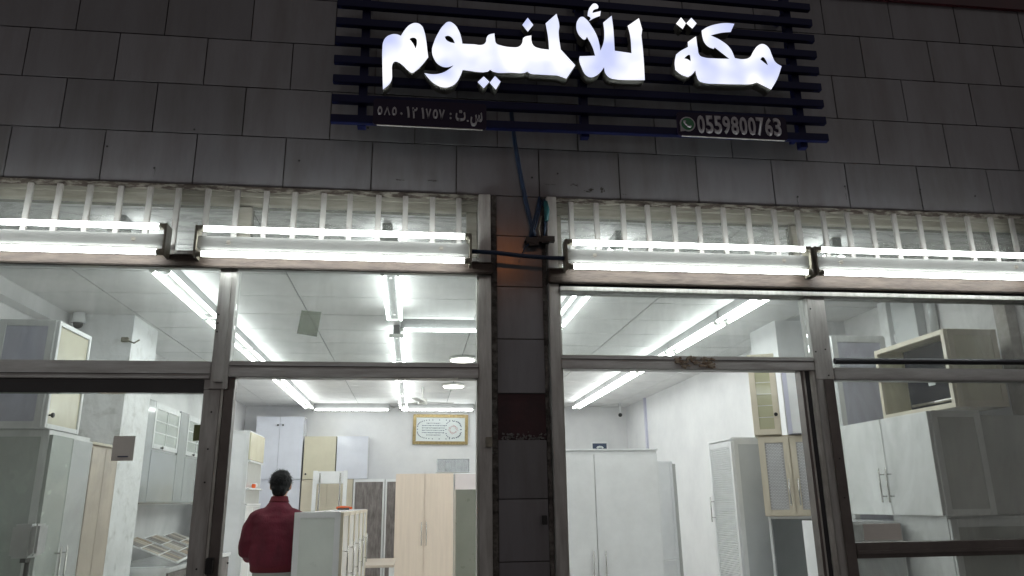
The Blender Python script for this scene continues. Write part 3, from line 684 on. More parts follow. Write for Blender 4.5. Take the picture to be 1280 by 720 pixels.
def cabinet(name, label, cat, loc, face, w, d, h, doors=(), body=None, side=None, sidem=None, top=None, openf=False, group=None, feet=False, tilt=0):
    rz = {'S': 0, 'W': -90, 'E': 90}[face]
    t = thing(name, label, cat, loc, R(rz+tilt), group)
    body = body or m_white; hw = w/2; th = .018
    b = MB()
    if openf:
        b.box(-hw, -hw+th, .021, d, 0, h).box(hw-th, hw, .021, d, 0, h).box(-hw+th, hw-th, .021, d, 0, th).box(-hw+th, hw-th, .021, d, h-th, h)
        b.build('carcass', body, t); bx('back_panel', m_backc, -hw+th, hw-th, d-.008, d-.001, th, h-th, t)
    else:
        b.box(-hw, hw, .021, d, 0, h, bev=.002).build('carcass', body, t)
    if side:
        for s in (-1, 1):
            x0, x1 = (s*hw, s*(hw+.007)); fw = .04; bb = MB()
            lo, hi = min(x0, x1), max(x0, x1)
            bb.box(lo, hi, .021, .021+fw, 0, h, bev=.0015).box(lo, hi, d-fw, d, 0, h, bev=.0015).box(lo, hi, .021+fw, d-fw, 0, fw, bev=.0015).box(lo, hi, .021+fw, d-fw, h-fw, h, bev=.0015)
            so = bb.build('side_frame', side, t)
            if sidem: bx('side_panel', sidem, s*hw, s*(hw+.0025), .021+fw, d-fw, fw, h-fw, so)
    for dd in doors: door(t, *dd[:4], *dd[4:5], dd[5], *(dd[6:]))
    if top: bx('top_board', top, -hw-.008, hw+.008, .0, d, h+.0005, h+.018, t, .002)
    return t

# --- left front group (faces the door of the shop, east)
X1 = -2.15
cabinet('wardrobe', 'tall pale wardrobe at far left showing its frosted grey-green side panel', 'wardrobe', (X1, 1.675, 0), 'E', .59, .85, 1.955,
        [(-.295, 0, 0, 1.93, 'slab', m_frost, None, ('bar', -.04, .75, 1.28)), (0, .295, 0, 1.93, 'slab', m_grey, None, ('bar', .04, .75, 1.28))], m_gframe, m_gframe, m_frost)
cabinet('wardrobe', 'narrow pale wood wardrobe with two doors between the frosted wardrobe and the white pillar', 'wardrobe', (X1, 2.215, 0), 'E', .46, .6, 1.915,
        [(-.23, 0, 0, 1.90, 'slab', m_pinkw), (0, .23, 0, 1.90, 'slab', m_pinkw)], m_pinkw, top=m_creamp)
cabinet('wall_cabinet', 'small white-framed cabinet with lilac side standing on top of the frosted wardrobe', 'cabinet', (-2.17, 1.54, 1.958), 'E', .48, .34, .655,
        [(-.24, .24, 0, .655, 'thin', m_cream, m_frame, ('knob', -.20, .08))], m_frame, m_gframe, m_lilac)
# sanitiser stand
t = thing('sanitizer_stand', 'white hand sanitizer dispenser on a thin black pole behind the left door glass', 'dispenser', (-1.72, .45, 0))
qa, qb = at(22, 655, Y=.45), at(50, 697, Y=.45); cx = (qa.x+qb.x)/2; t.location = (cx, .45, 0)
MB().tube([(0, 0, 0), (0, 0, .012)], .16, 24).build('base', m_black, t); MB().tube([(0, .02, .01), (0, .02, qb.z+.02)], .012, 10).build('pole', m_black, t)
hw = (qb.x-qa.x)/2; b = MB().box(-hw, hw*.55, -.05, .05, qb.z, qa.z, bev=.012); b.build('housing', m_white, t)
b = MB().box(hw*.56, hw, -.055, .045, qb.z+.01, qa.z, bev=.010); b.build('front_cover', m_white, t)
bx('nozzle', m_black, -.012, .012, -.03, .01, qb.z-.02, qb.z-.001, t)

# --- wall cabinets along the left wall
for i, (y0, y1, lab) in enumerate(((3.93, 5.04, 'grey gloss wall cabinet with a small paned window door, beside the white pillar'), (5.045, 6.16, 'grey gloss wall cabinet with a small paned window door, farther from the white pillar'), (6.165, 6.5, 'plain grey gloss wall cabinet at the end of the left wall row'))):
    w = y1-y0
    drs = [(-w/2, -w/2+.3, 0, .95, 'slab', m_wcab)] if i < 2 else []
    if i < 2: drs += [(-w/2+.3, w/2, .50, .93, 'muntin', m_frost, m_frame, ('knob', 0, .52)), (-w/2+.3, w/2, 0, .49, 'slab', m_wcab)]
    else: drs += [(-w/2, w/2, 0, .95, 'slab', m_wcab)]
    c = cabinet('wall_cabinet', lab, 'cabinet', (-2.50, (y0+y1)/2, 1.545), 'E', w-.004, .33, .95, drs, m_frame, group='grey gloss cabinets hung along the left wall')
    bx('bottom_rail', m_chrome, -w/2, w/2, .0, .05, -.016, -.001, c)
# counter with laminate samples
cnt = thing('counter', 'long low counter along the left wall with white top', 'counter', (-2.42, 5.0, 0))
bx('top', m_white, -.405, .28, -1.05, 1.3, .94, .98, cnt, .004)
for k in range(4): 
    d_ = bx('door', m_greyw, .2505, .268, -1.03+k*.58, -1.03+k*.58+.57, .08, .93, cnt, .002); knob_ = MB().ball((.277, -1.03+k*.58+.5, .86), .012).build('knob', m_black, d_)
bx('carcass', m_white, -.405, .25, -1.04, 1.29, 0, .9395, cnt)
for bi in range(3):
    t = thing('sample_board', 'board of brown and grey laminate colour samples on the left counter, %s' % ('nearest', 'middle one', 'farthest')[bi], 'sample board', (-2.36, 4.32+bi*.60, 1.10), group='laminate sample boards on the counter')
    t.rotation_euler = (R(2), R(22), R(6))
    bx('board', m_frame, -.30, .24, -.26, .26, 0, .012, t, .002)
    for iy in range(5):
        for ix in range(3):
            cc = random.choice([(.30, .22, .15), (.14, .12, .11), (.45, .40, .33), (.22, .20, .19), (.5, .47, .42)])
            key = 'sample_%d' % int(cc[0]*100)
            mm = bpy.data.materials.get(key) or mat(key, cc, .4)
            bx('sample', mm, -.28+ix*.172, -.28+ix*.172+.155, -.245+iy*.1, -.245+iy*.1+.085, .0122, .016, t)
tag(bx('paper_sheet', m_paper, -2.55, -2.2, 3.97, 4.04, .981, .986), 'flat pale paper lying at the near end of the left counter', 'paper')

# --- tall white cabinet with niche, left of the man
t = cabinet('tall_cabinet', 'tall white cabinet with open niche and cream top door, left of the man', 'cabinet', (-2.05, 6.95, 0), 'E', .90, .5, 2.42,
            [(-.45, .45, 2.06, 2.40, 'slab', m_cream), (-.45, -.02, 0, 1.50, 'slab', m_white), (-.02, .45, 0, 1.5, 'slab', m_white)], m_white, m_gframe)
bx('niche_back', m_greyd, -.40, .40, .018, .0205, 1.53, 2.04, t)
bx('niche_shelf', m_white, -.42, .42, -.02, .0175, 1.70, 1.72, t)
for z0, z1 in ((1.505, 1.53), (2.035, 2.055)): bx('niche_trim', m_frame, -.44, .44, -.01, .0175, z0, z1, t)
g = thing('ornament', 'tiny red and white ornament on the shelf of the tall white cabinet', 'ornament', (-2.035, 6.85, 1.7205))
MB().box(-.02, .02, -.07, .0, 0, .05, bev=.006).build('box', m_orange, g); MB().ball((0, .06, .035), .03).build('ball', m_white, g)

# --- cabinets along the back wall
def back(px0, px1, z0, z1, yf, *a, **k):
    p0, p1 = at(px0, 560, Y=yf), at(px1, 560, Y=yf); w = p1.x-p0.x
    return (p0.x+p1.x)/2, w
yf = 9.28
xa, w = back(318, 378, 0, 0, yf)
cabinet('wall_cabinet', 'glossy white two-door cabinet with black knobs high in the back left corner', 'cabinet', (xa, yf, 1.90), 'S', w, .4, 1.0,
        [(-w/2, 0, 0, 1.0, 'slab', m_gwhite, None, ('knob', -.03, .86)), (0, w/2, 0, 1.0, 'slab', m_gwhite, None, ('knob', .05, .86))], m_gwhite)
cabinet('base_wardrobe', 'white two-door cupboard standing under the glossy white cabinet, behind the man', 'cupboard', (xa, yf, 0), 'S', w, .4, 1.895,
        [(-w/2, 0, 0, 1.88, 'slab', m_gwhite), (0, w/2, 0, 1.88, 'slab', m_gwhite)], m_gwhite)
xa, w = back(380, 420, 0, 0, yf)
cabinet('wall_cabinet', 'glossy cream cabinet with one black knob high on the back wall', 'cabinet', (xa, yf, 1.90), 'S', w, .4, .68, [(-w/2, w/2, 0, .68, 'slab', m_cream, None, ('knob', -w/2+.05, .08))], m_cream)
xa, w = back(421, 460, 0, 0, yf)
cabinet('wall_cabinet', 'plain glossy white cabinet right of the cream one on the back wall', 'cabinet', (xa, yf, 1.90), 'S', w, .4, .68, [(-w/2, w/2, 0, .68, 'slab', m_gwhite)], m_gwhite)
xa, w = back(379.5, 443, 0, 0, yf)
cabinet('base_wardrobe', 'cream two-door cupboard on the floor behind the leaning white frame', 'cupboard', (xa, yf, 0), 'S', w, .4, 1.895,
        [(-w/2, 0, 0, 1.88, 'slab', m_creamp), (0, w/2, 0, 1.88, 'slab', m_creamp)], m_creamp)
xa, w = back(443.5, 482.5, 0, 0, yf)
cabinet('base_wardrobe', 'grey wood-grain cupboard with white edges, wider of the two on the back wall', 'cupboard', (xa, yf, 0), 'S', w, .4, 1.895, [(-w/2, w/2, 0, 1.88, 'thin', m_greyw, m_frame)], m_frame)
xa, w = back(483, 520, 0, 0, yf)
cabinet('base_wardrobe', 'grey wood-grain cupboard half hidden behind the beige wardrobe', 'cupboard', (xa, yf, 0), 'S', w, .4, 1.89, [(-w/2, w/2, 0, 1.88, 'thin', m_greyw, m_frame)], m_frame)
# leaning empty door frame with rails
p0, p1 = at(391, 588, Y=8.9), at(434, 588, Y=8.9); w = p1.x-p0.x; h = p0.z
t = thing('door_frame', 'empty white door frame with perforated rails leaning by the cream cupboard', 'frame', ((p0.x+p1.x)/2, 8.9, 0)); t.rotation_euler = (R(-2), 0, 0)
bx('stile', m_frame, -w/2, -w/2+.06, 0, .05, 0, h, t, .003); bx('stile', m_frame, w/2-.06, w/2, 0, .05, 0, h, t, .003)
bx('head_board', m_white, -w/2+.061, w/2-.061, .005, .045, h-.20, h-.01, t, .003); bx('foot_board', m_white, -w/2+.061, w/2-.061, .005, .045, 0, .08, t, .003)
for x in (-w*.30, w*.30): bx('hanging_rail', m_chrome, x-.012, x+.012, -.006, .004, .3, h-.04, t)
# beige wardrobe etc.
p0, p1 = at(495, 592, Y=8.0), at(567, 592, Y=8.0); w = p1.x-p0.x; h = 1.925
cabinet('wardrobe', 'beige two-door wardrobe with two upright bar handles in the middle of the shop', 'wardrobe', ((p0.x+p1.x)/2, 8.0, 0), 'S', w, .5, h,
        [(-w/2, 0, 0, h-.01, 'slab', m_beigew, None, ('bar', -.035, .92, 1.24)), (0, w/2, 0, h-.01, 'slab', m_beigew, None, ('bar', .035, .92, 1.24))], m_beigew)
p0, p1 = at(568.5, 592, Y=8.05), at(640, 592, Y=8.05); w = p1.x-p0.x
cabinet('wardrobe', 'pinkish white wardrobe touching the right side of the beige wardrobe', 'wardrobe', ((p0.x+p1.x)/2+.005, 8.06, 0), 'S', w, .45, 1.93, [(-w/2, w/2, 0, 1.92, 'slab', lam('pinkish_white', (.70, .64, .64)))], m_white)
p0, p1 = at(546, 575, Y=8.2), at(587, 590, Y=8.2)
t = thing('acrylic_box', 'clear acrylic display box on top of the beige wardrobe', 'box', ((p0.x+p1.x)/2, 8.3, 1.945)); w = (p1.x-p0.x)/2; t.location.z = 1.9455
b = MB().box(-w, w, -.12, -.115, 0, .2).box(-w, w, .115, .12, 0, .2).box(-w, -w+.005, -.115, .115, 0, .2).box(w-.005, w, -.115, .115, 0, .2).box(-w, w, -.12, .12, .2, .205)
b.build('shell', m_acryl, t); MB().box(-w, w, -.121, .121, 0, .006).box(-w-.002, -w+.006, -.122, -.116, 0, .205).box(w-.006, w+.002, -.122, -.116, 0, .205).box(-w, w, -.1225, -.116, .2, .206).build('edging', m_gframe, t)
MB().ball((-.08, 0, .08), .05, .03, .07).build('ornament', m_white, t)
p0 = at(570, 612, Y=5.0); w = .62
cabinet('tall_cabinet', 'olive grey framed cabinet half hidden by the left side of the tiled pillar', 'cabinet', (p0.x+w/2, 5.0, 0), 'S', w, .5, p0.z, [(-w/2, w/2, 0, p0.z-.01, 'panelled', m_olive, m_olive)], m_olive)
# row of low display cabinets
Xd = -.49
labs = ['nearest one, showing its frosted side', 'second of the row', 'third of the row', 'fourth of the row', 'farthest one of the row']
for i in range(5):
    cabinet('display_cabinet', 'waist-high white cabinet right of the man, ' + labs[i], 'cabinet', (Xd, 2.2+.29+i*.585, 0), 'E', .575, .34 if i == 0 else .30, 1.452,
            [(-.287, .287, 0, 1.45, 'thin', m_white, m_creamp, ('bar', -.24, .95, 1.22))], m_white, m_frame, m_frostw, group='low white cabinets standing in a row beside the man')
t = thing('clamp', 'small orange clamp lying on the row of low white cabinets', 'tool', (-.60, 3.45, 1.4525))
MB().tube([(-.06, 0, .02), (-.02, .02, .022), (.03, .01, .02), (.07, -.02, .018)], [.012, .016, .014, .010], 8).build('grip', m_orange, t); MB().tube([(-.05, -.03, .012), (.05, -.03, .012)], .008, 8).build('jaw', m_black, t)
p0 = at(443, 703, Y=6.4); t = thing('low_table', 'low pale wood table past the row of white cabinets', 'table', (p0.x+.22, 6.9, 0))
bx('top', m_pinkw, -.22, .26, -.6, .6, .76, .79, t, .004)
for x in (-.2, .22):
    for y in (-.56, .56): bx('leg', m_frame, x-.02, x+.02, y-.02, y+.02, 0, .7595, t)

# --- right part of the shop
h = 1.985
p0, p1 = at(660, 562, Y=4.0), at(821, 563, Y=4.0); pm = at(742, 562, Y=4.0); xc = (p0.x+p1.x)/2; w = p1.x-p0.x
cabinet('wardrobe', 'wide white wardrobe just right of the tiled pillar with two long handles', 'wardrobe', (xc, 4.0, 0), 'S', w, .55, h,
        [(-w/2, pm.x-xc, 0, h-.03, 'slab', m_white, None, ('bar', pm.x-xc-.05, .80, 1.04)), (pm.x-xc, w/2, 0, h-.03, 'slab', m_white, None, ('bar', pm.x-xc+.07, .80, 1.04))], m_white, top=m_frame)
p0, p1 = at(815, 576, Y=4.35), at(842, 576, Y=4.35); w = p1.x-p0.x; h = p0.z
t = thing('door_panel', 'narrow white framed door panel leaning behind the wide white wardrobe', 'door panel', ((p0.x+p1.x)/2, 4.35, 0)); t.rotation_euler = (R(-1.5), R(0), 0)
door(t, -w/2-.3, w/2, h*.48, h, 'thin', m_white, m_frame, name='upper_leaf'); door(t, -w/2-.3, w/2, 0, h*.48, 'thin', m_white, m_frame, name='lower_leaf')
bx('shadow_gap_strip', m_greyd, w/2, w/2+.03, .0, .02, 0, h-.03, t)  # grey strip stands in for the shadow gap beside the leaf
t = cabinet('tall_cabinet', 'tall grey-white cabinet with louvred door facing left, near the right wall', 'cabinet', (2.785, 3.27, 0), 'W', .54, .6, 2.01,
        [(-.27, .27, 0, 2.0, 'louvre', m_gframe, m_frame, ('bar', -.23, 1.30, 1.52))], m_gframe, m_gframe, m_grey, top=m_frame)
# stack by the right jamb, turned a little towards the entrance
TL = 27
def corner_cab(px0, px1, y0, d_ang=TL):      # left front corner at depth y0, turned clockwise; returns centre and width
    p = at(px0, 545, Y=y0); dx, dy = math.cos(R(d_ang)), -math.sin(R(d_ang)); w = .1
    tgt = (px1-640)/F_PX
    for _ in range(400):
        q = Vector((p.x+dx*w, p.y+dy*w, 1.9)) - EYE
        if q.dot(rt)/q.dot(fwd) > tgt: break
        w += .003
    return (p.x+dx*w/2, p.y+dy*w/2), w
c, w = corner_cab(947, 1026, 2.35); w = max(w, .47)
cabinet('base_cabinet', 'white open-front cabinet under the cream cabinet with woven doors', 'cabinet', (c[0]+.03, c[1]+.02, 0), 'S', w, .45, 1.365, (), m_frame, openf=True, tilt=-TL)
cabinet('wall_cabinet', 'cream cabinet with two silver woven doors, middle of the right stack', 'cabinet', (c[0], c[1], 1.367), 'S', w, .40, .62,
        [(-w/2, 0, 0, .61, 'woven', m_woven, m_creamp, ('bar', -.035, .08, .28)), (0, w/2, 0, .61, 'woven', m_woven, m_creamp, ('bar', .035, .08, .28))], m_creamp, tilt=-TL)
c, w2 = corner_cab(943, 979, 2.35)
cabinet('wall_cabinet', 'narrow cream cabinet with etched glass door, topmost of the right stack', 'cabinet', (c[0], c[1], 1.989), 'S', w2, .36, .66,
        [(-w2/2, w2/2, 0, .66, 'lines', lam('cream_mirror_panel', (.46, .45, .30), .12, coat=.6), m_creamp, ('knob', w2/2-.03, .16))], m_creamp, tilt=-TL)
c, w2 = corner_cab(986, 1018, 2.20)
cabinet('wall_cabinet', 'white cabinet with lilac edge beside the cream etched glass cabinet', 'cabinet', (c[0], c[1], 1.989), 'S', w2, .34, .60,
        [(-w2/2+.03, w2/2, 0, .60, 'slab', m_white)], m_lilac, tilt=-TL)
p0, p1 = at(1033, 417, Y=1.95), at(1060, 417, Y=1.95)
cabinet('tall_cabinet', 'tall white-framed cabinet with lilac panel behind the right post', 'cabinet', (3.47, 1.95, 0), 'S', .46, .34, 2.74, [(-.23, .23, 0, 2.73, 'panelled', m_lilac, m_frame)], m_frame)
# cabinets behind the right-hand window
qc = at(1178, 411, Y=.9); qe = at(1243, 411, Y=.9); ql = at(1092, 437, X=qc.x); qbm = at(1195, 513, Y=.9)
wd = ql.y-.9; hh = qc.z-2.045
t = cabinet('open_cabinet', 'cream open-front cabinet holding a dark glass panel, upper right window', 'cabinet', (qc.x, .9+wd/2, 2.045), 'W', wd, qe.x-qc.x, hh, (), m_cream, m_creamp, m_cream, openf=True)
bx('edge_strip', m_creamp, -wd/2, wd/2, .0, .0205, hh-.03, hh, t); bx('edge_strip', m_creamp, -wd/2, wd/2, .0, .0205, 0, .03, t)
bx('edge_strip', m_creamp, wd/2-.03, wd/2, .0, .0205, .0305, hh-.0305, t); bx('edge_strip', m_creamp, -wd/2, -wd/2+.03, .0, .0205, .0305, hh-.0305, t)
t2 = thing('oven_panel', 'dark glass appliance panel with small white label inside the cream cabinet', 'appliance', (qc.x+.10, .9+wd/2, 2.066), R(-90))
bx('housing', m_black, -wd/2+.16, wd/2-.035, .03, .2, .0, hh-.06, t2); bx('glass_front', m_tv, -wd/2+.16, wd/2-.035, .02, .0295, .0, hh-.06, t2)
bx('name_label', m_paper, .0, .07, .0185, .0195, hh*.33, hh*.33+.03, t2); MB().tube([(-wd/2+.2, .008, .05), (wd/2-.06, .008, .05)], .012, 8).build('rail', m_chrome, t2)
qc = at(1158, 513, Y=.8); qe = at(1252, 513, Y=.8); ql = at(1050, 530, X=qc.x); wd = ql.y-.8; hh = qc.z-1.385
t = cabinet('wall_cabinet', 'large white two-door cabinet with grey framed side behind the right window', 'cabinet', (qc.x, .8+wd/2, 1.385), 'W', wd, qe.x-qc.x-.16, hh,
        [(-wd/2, 0, 0, hh, 'slab', m_white, None, ('bar', -.04, .08, .30)), (0, wd/2, 0, hh, 'slab', m_white, None, ('bar', .04, .08, .30))], m_gframe, m_gframe, m_greyd)
xe = qe.x-.155
cabinet('wall_cabinet', 'dim grey cabinet end beside the large white cabinet, far right', 'cabinet', ((xe+4.03)/2, .86, 1.385), 'S', 4.03-xe, .5, hh-.02, [(-(4.03-xe)/2, (4.03-xe)/2, 0, hh-.02, 'slab', m_greyd)], m_gframe)
cabinet('base_cabinet', 'white-framed grey glass cabinet at the bottom right, below the large white cabinet', 'cabinet', (3.60, .82, 0), 'S', .86, .55, 1.383, [(-.43, .43, 0, 1.37, 'panelled', m_greyd, m_frame)], m_frame)
cabinet('base_cabinet', 'pale grey low cabinet at lower right, left of the white-framed glass one', 'cabinet', (2.93, 1.25, 0), 'S', .42, .5, 1.35, [(-.21, .21, 0, 1.34, 'slab', m_grey)], m_white)
bx_ = tag(bx('meter_box', m_greyd, 3.96, 4.048, .30, .50, 1.55, 1.98, None, .006), 'dark grey electrical box on the wall at the right edge', 'electrical box')
# right wall fittings
for k, (a_, b__, lab, m_) in enumerate(((1101, 1112, 'narrow white upright trim on the right wall, left of the grey one', m_frame), (1118, 1148, 'broad grey upright casing on the right wall above the cream cabinet', m_grey), (1246, 1262, 'rough grey upright post near the right edge of the window', mat('stained_grey_post', (.42, .41, .38), .7, col2=(.25, .22, .2), vscale=9)))):
    p0, p1 = at(a_, 390, X=4.0), at(b__, 390, X=4.0)
    tag(bx('wall_trim', m_, 3.97, 4.0485, min(p0.y, p1.y), max(p0.y, p1.y), 0, ZC-.004, None, .003), lab, 'trim')
p0 = at(1163, 390, X=4.0); tag(MB().tube([(4.015, p0.y, 2.72), (4.015, p0.y, ZC-.005)], .03, 12).build('drain_pipe', m_grey), 'short grey pipe coming down the right wall above the cream cabinet', 'pipe')
t = thing('wall_door', 'white panelled door on the right wall behind the cream open cabinet', 'door', (4.03, 2.45, 0))
bx('leaf', m_white, -.01, .018, -.42, .42, 0, 2.75, t, .003); bx('casing', m_frame, -.03, .018, -.48, -.421, 0, 2.82, t, .003); bx('casing', m_frame, -.03, .018, .421, .48, 0, 2.82, t, .003); bx('casing', m_frame, -.03, .018, -.42, .42, 2.7505, 2.82, t, .003)
p0 = at(806, 497, X=3.74); tag(bx('corner_trim', m_lilac, 3.715, 3.749, p0.y-.03, p0.y+.03, 0, ZC-.004), 'thin lilac upright conduit on the right wall', 'conduit')
t = thing('security_camera', 'small black dome camera high in the back right corner', 'camera', (3.5, 9.2, 2.92))
MB().ball((0, 0, 0), .035).build('lens_housing', m_black, t); MB().tube([(0, 0, .03), (0, 0, .198)], .018, 10).build('mount', m_white, t)

q = at(97, 408, Z=3.0); t = thing('security_camera', 'small white dome camera under the ceiling by the left pillar', 'camera', (q.x, q.y, 3.0))
MB().tube([(0, 0, .03), (0, 0, .119)], [.055, .05], 16).build('mount', m_white, t); MB().ball((0, 0, .02), .04).build('lens_housing', m_black, t)
q = at(157, 425, Y=3.245); t = thing('wall_bracket', 'small dark bracket with a stub of cable on the white left pillar', 'bracket', (q.x, 3.245, q.z))
MB().box(-.03, .03, -.03, .004, -.02, .02, bev=.004).build('plate', m_cap, t); MB().tube([(.03, -.015, -.01), (.08, -.02, -.03), (.12, -.012, 0)], .007, 6).build('cable_stub', m_cap, t)

# --- pictures on the back wall
p0, p1 = at(516.5, 518, Y=9.66), at(585, 555.5, Y=9.66)
def frame_pic(label, p0, p1, fm, fw, inner, y=9.66, tilt=0):
    t = thing('picture_frame', label, 'picture', ((p0.x+p1.x)/2, y, (p0.z+p1.z)/2)); t.rotation_euler = (0, R(tilt), 0)
    w, h = (p1.x-p0.x)/2, abs(p0.z-p1.z)/2; b = MB()
    b.box(-w, -w+fw, 0, .035, -h, h, bev=.006).box(w-fw, w, 0, .035, -h, h, bev=.006).box(-w+fw, w-fw, 0, .035, -h, -h+fw, bev=.006).box(-w+fw, w-fw, 0, .035, h-fw, h, bev=.006)
    b.build('moulding', fm, t); bx('print', inner, -w+fw, w-fw, .012, .03, -h+fw, h-fw, t); return t, w-fw, h-fw
pic, w, h = frame_pic('gold framed calligraphy print high on the back wall', p0, p1, m_gold, .055, m_paper, tilt=.6)
b = MB()
def ring(cx, cz, rx, rz, n):
    for k in range(n):
        a = 2*math.pi*k/n; c_, s_ = math.cos(a), math.sin(a)
        x = cx + rx*math.copysign(abs(c_)**.6, c_); z = cz + rz*math.copysign(abs(s_)**.6, s_)
        b.box(x-.008, x+.008, .009, .0125, z-.008, z+.008)
ring(-.02, 0, w*.90, h*.80, 44); ring(w*.52, 0, w*.30, h*.70, 20)
b.build('border_pattern', m_inkd, pic)['kind'] = 'stuff'
b = MB()
for i in range(6):
    z = h*.52 - i*h*.2; L_ = w*(.28 if i in (0, 5) else .46); x = -w*.30 - L_
    while x < -w*.30+L_:
        s = random.uniform(.008, .022); b.box(x, x+s, .0095, .0125, z-.005+random.uniform(-.004, .004), z+.006); x += s+.006
b.build('script_strokes', m_inkd, pic)['kind'] = 'stuff'
b = MB()
for i in range(9):
    a = i*.7; b.tube([(w*.52+.05*math.cos(a), .010, .05*math.sin(a)), (w*.52+.09*math.cos(a+.5), .010, .06*math.sin(a+.4)), (w*.52+.04*math.cos(a+1.1), .010, .08*math.sin(a+1))], .003, 5)
b.build('medallion_strokes', m_inkr, pic)['kind'] = 'stuff'
p0, p1 = at(738.5, 552, Y=9.66), at(761, 566, Y=9.66)
pic2, w, h = frame_pic('small dark picture in a grey frame behind the wide white wardrobe', p0, p1, m_gframe, .03, m_inkd)
MB().tube([(-.05, .010, -h*.3), (-.03, .010, 0), (.0, .010, h*.1), (.04, .010, 0), (.06, .010, -h*.3)], .018, 6).build('arch_motif', m_paper, pic2)

# ---------------------------------------------------------------- the man
def remeshed(b, name, m, parent, voxel, smooth=4, fold=0.0):
    me = b.mesh(name+'_raw', m); o = bpy.data.objects.new('tmp', me); COL.objects.link(o)
    md = o.modifiers.new('r', 'REMESH'); md.mode = 'VOXEL'; md.voxel_size = voxel; md.use_smooth_shade = True
    ms = o.modifiers.new('s', 'SMOOTH'); ms.factor = .6; ms.iterations = smooth
    dg = bpy.context.evaluated_depsgraph_get(); out_ = bpy.data.meshes.new_from_object(o.evaluated_get(dg)); bpy.data.objects.remove(o)
    out_.name = name; out_.materials.clear(); out_.materials.append(m)
    if fold:
        for v in out_.vertices:
            c = v.co; f = mnoise.noise(Vector((c.x*5, c.y*5, c.z*9+c.x*6)))*.6 + mnoise.noise(Vector((c.x*12+3, c.y*12, c.z*22)))*.4
            v.co += v.normal*f*fold
    for p in out_.polygons: p.use_smooth = True
    return link_mesh(name, out_, parent)
man = thing('person', 'person seen from behind in burgundy sweater, pale trousers and short black hair', 'person', (-1.045, 2.80, 0), R(2)); man.scale = (.94, .95, .975)
sw = MB().rings([(0, .0, 1.065, .178, .118), (0, 0, 1.09, .197, .132), (0, .0, 1.12, .205, .138), (0, .0, 1.22, .212, .138), (0, .0, 1.33, .216, .136), (0, .0, 1.41, .214, .125), (0, .005, 1.46, .192, .108), (0, .012, 1.50, .150, .092), (0, .018, 1.53, .112, .082), (0, .025, 1.56, .085, .072), (0, .03, 1.585, .066, .064)], 28)
elb = {}
for s in (-1, 1):
    eo = .232 if s < 0 else .245
    sw.tube([(s*.10, .0, 1.485), (s*.178, .0, 1.435), (s*.212, .005, 1.36), (s*eo, -.005, 1.26), (s*(eo+.008), .015, 1.195), (s*(eo-.01), .10, 1.155), (s*.17, .22, 1.165), (s*.12, .30, 1.18)], [.048, .066, .068, .061, .058, .054, .044, .040], 14)
sweater = remeshed(sw, 'sweater', m_sweater, man, .010, 3, .014)
MB().rings([(0, 0, 1.040, .178, .118), (0, 0, 1.052, .190, .129), (0, 0, 1.085, .193, .131), (0, 0, 1.10, .190, .128)], 40).build('hem', m_rib, sweater)
MB().rings([(0, .028, 1.565, .083, .075), (0, .030, 1.58, .076, .070), (0, .034, 1.607, .068, .064), (0, .035, 1.612, .062, .058)], 30).build('collar', m_rib, sweater)
bd = MB().rings([(0, .02, .90, .15, .10), (0, 0, 1.02, .15, .095), (0, 0, 1.25, .17, .10), (0, 0, 1.42, .175, .095), (0, .015, 1.51, .11, .07), (0, .03, 1.57, .058, .056), (0, .045, 1.64, .054, .056), (0, .06, 1.67, .05, .055)], 20)
bd.ball((0, .060, 1.705), .076, .092, .108, 20)                     # skull, bent slightly forward
bd.ball((0, .105, 1.655), .050, .052, .055, 14)                     # jaw
bd.tube([(0, .145, 1.705), (0, .168, 1.685), (0, .158, 1.672)], [.012, .016, .010], 8)    # nose
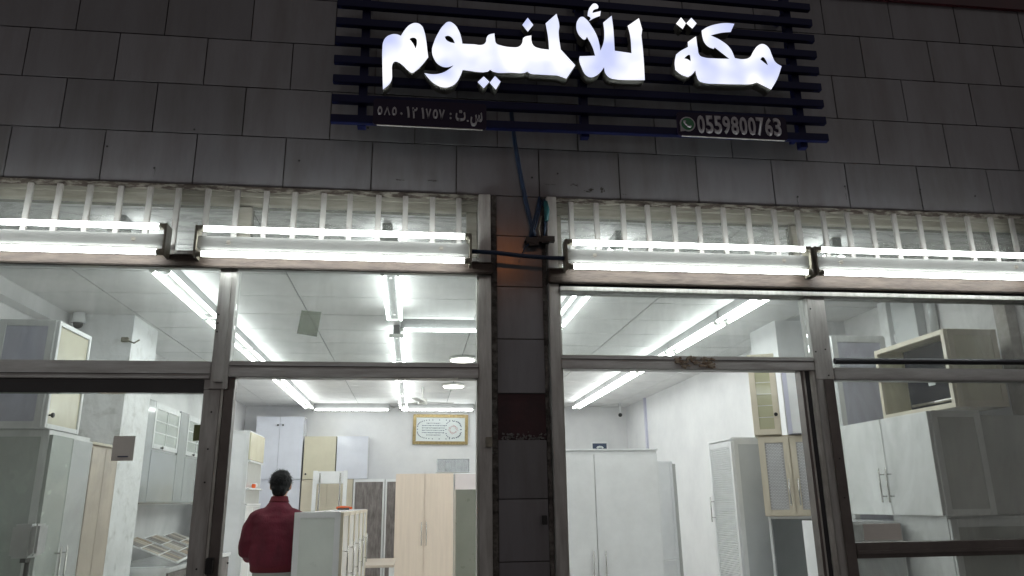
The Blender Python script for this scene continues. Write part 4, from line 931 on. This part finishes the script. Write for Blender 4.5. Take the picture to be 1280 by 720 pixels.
for s in (-1, 1):
    bd.ball((s*.080, .055, 1.690), .010, .020, .032, 10)            # ears
    bd.tube([(s*.10, .02, .92), (s*.105, .01, .70), (s*.10, .02, .50), (s*.10, .0, .30), (s*.10, -.01, .08)], [.085, .078, .055, .05, .035], 12)
    bd.tube([(s*.14, .0, 1.44), (s*.208, .0, 1.35), (s*.236, .0, 1.22), (s*.222, .09, 1.158), (s*.17, .22, 1.165), (s*.105, .33, 1.185)], [.045, .045, .040, .038, .028, .024], 10)
    c = Vector((s*.080, .37, 1.185)); bd.ball(c, .036, .045, .018, 10)
    for k, (dx, L_) in enumerate(((-.027, .062), (-.009, .072), (.009, .068), (.027, .055))):
        p = c + Vector((dx, .03, 0)); bd.tube([p, p+Vector((0, L_*.45, .002)), p+Vector((0, L_*.85, -.018)), p+Vector((0, L_, -.04))], [.0095, .0090, .0085, .0075], 7)
    p = c + Vector((-s*.03, -.01, 0)); bd.tube([p, p+Vector((-s*.025, .02, .002)), p+Vector((-s*.035, .05, -.008))], [.011, .010, .008], 7)
remeshed(bd, 'body', m_skin, man, .0065, 2)
for s in (-1, 1):
    MB().ball((s*.030, .148, 1.712), .011).build('eye', m_black, man)
MB().tube([(-.022, .153, 1.648), (0, .158, 1.646), (.022, .153, 1.648)], .004, 6).build('mouth', mat('lips', (.30, .10, .09), .5), man)
tr_ = MB().rings([(0, .005, .80, .165, .125), (0, 0, .90, .172, .125), (0, 0, 1.0, .170, .117), (0, 0, 1.075, .166, .112)], 24)
for s in (-1, 1): tr_.tube([(s*.085, .01, .90), (s*.095, .01, .78), (s*.10, .01, .50), (s*.10, .0, .25), (s*.10, -.01, .07)], [.10, .098, .078, .070, .066], 14)
remeshed(tr_, 'trousers', m_trouser, man, .012, 3, .006)
for s in (-1, 1): MB().ball((s*.10, .05, .04), .048, .13, .04, 14).build('shoe', m_shoe, man)
hr = MB(); hr.ball((0, .045, 1.722), .089, .098, .098, 22); hr.ball((0, -.005, 1.665), .066, .045, .062, 16); hr.ball((.0, .05, 1.775), .072, .075, .045, 16)
for s in (-1, 1): hr.ball((s*.066, .055, 1.685), .016, .022, .032, 10)
hair = remeshed(hr, 'hair', m_hair, man, .006, 2)
for v in hair.data.vertices:
    c = v.co; v.co += v.normal*(.005*mnoise.noise(c*38) + .003*mnoise.noise(c*90)) - Vector((0, 0, .0))
rnd = random.Random(3); hb = MB()
for i in range(420):
    a = rnd.uniform(0, 2*math.pi); e = math.asin(rnd.uniform(-.15, 1)); n_ = Vector((math.cos(a)*math.cos(e), math.sin(a)*math.cos(e), math.sin(e)))
    p = Vector((n_.x*.087, .045+n_.y*.096, 1.722+n_.z*.096)); d = (n_*.55 + Vector((rnd.uniform(-.8, .8), rnd.uniform(-.8, .3), rnd.uniform(-.9, .4)))).normalized()
    w_ = d.cross(n_).normalized()*.0022; L_ = rnd.uniform(.012, .030)
    hb.poly([p-w_, p+w_, p+d*L_+n_*.002])
hb.build('hair_tufts', m_hair, hair)['kind'] = 'stuff'
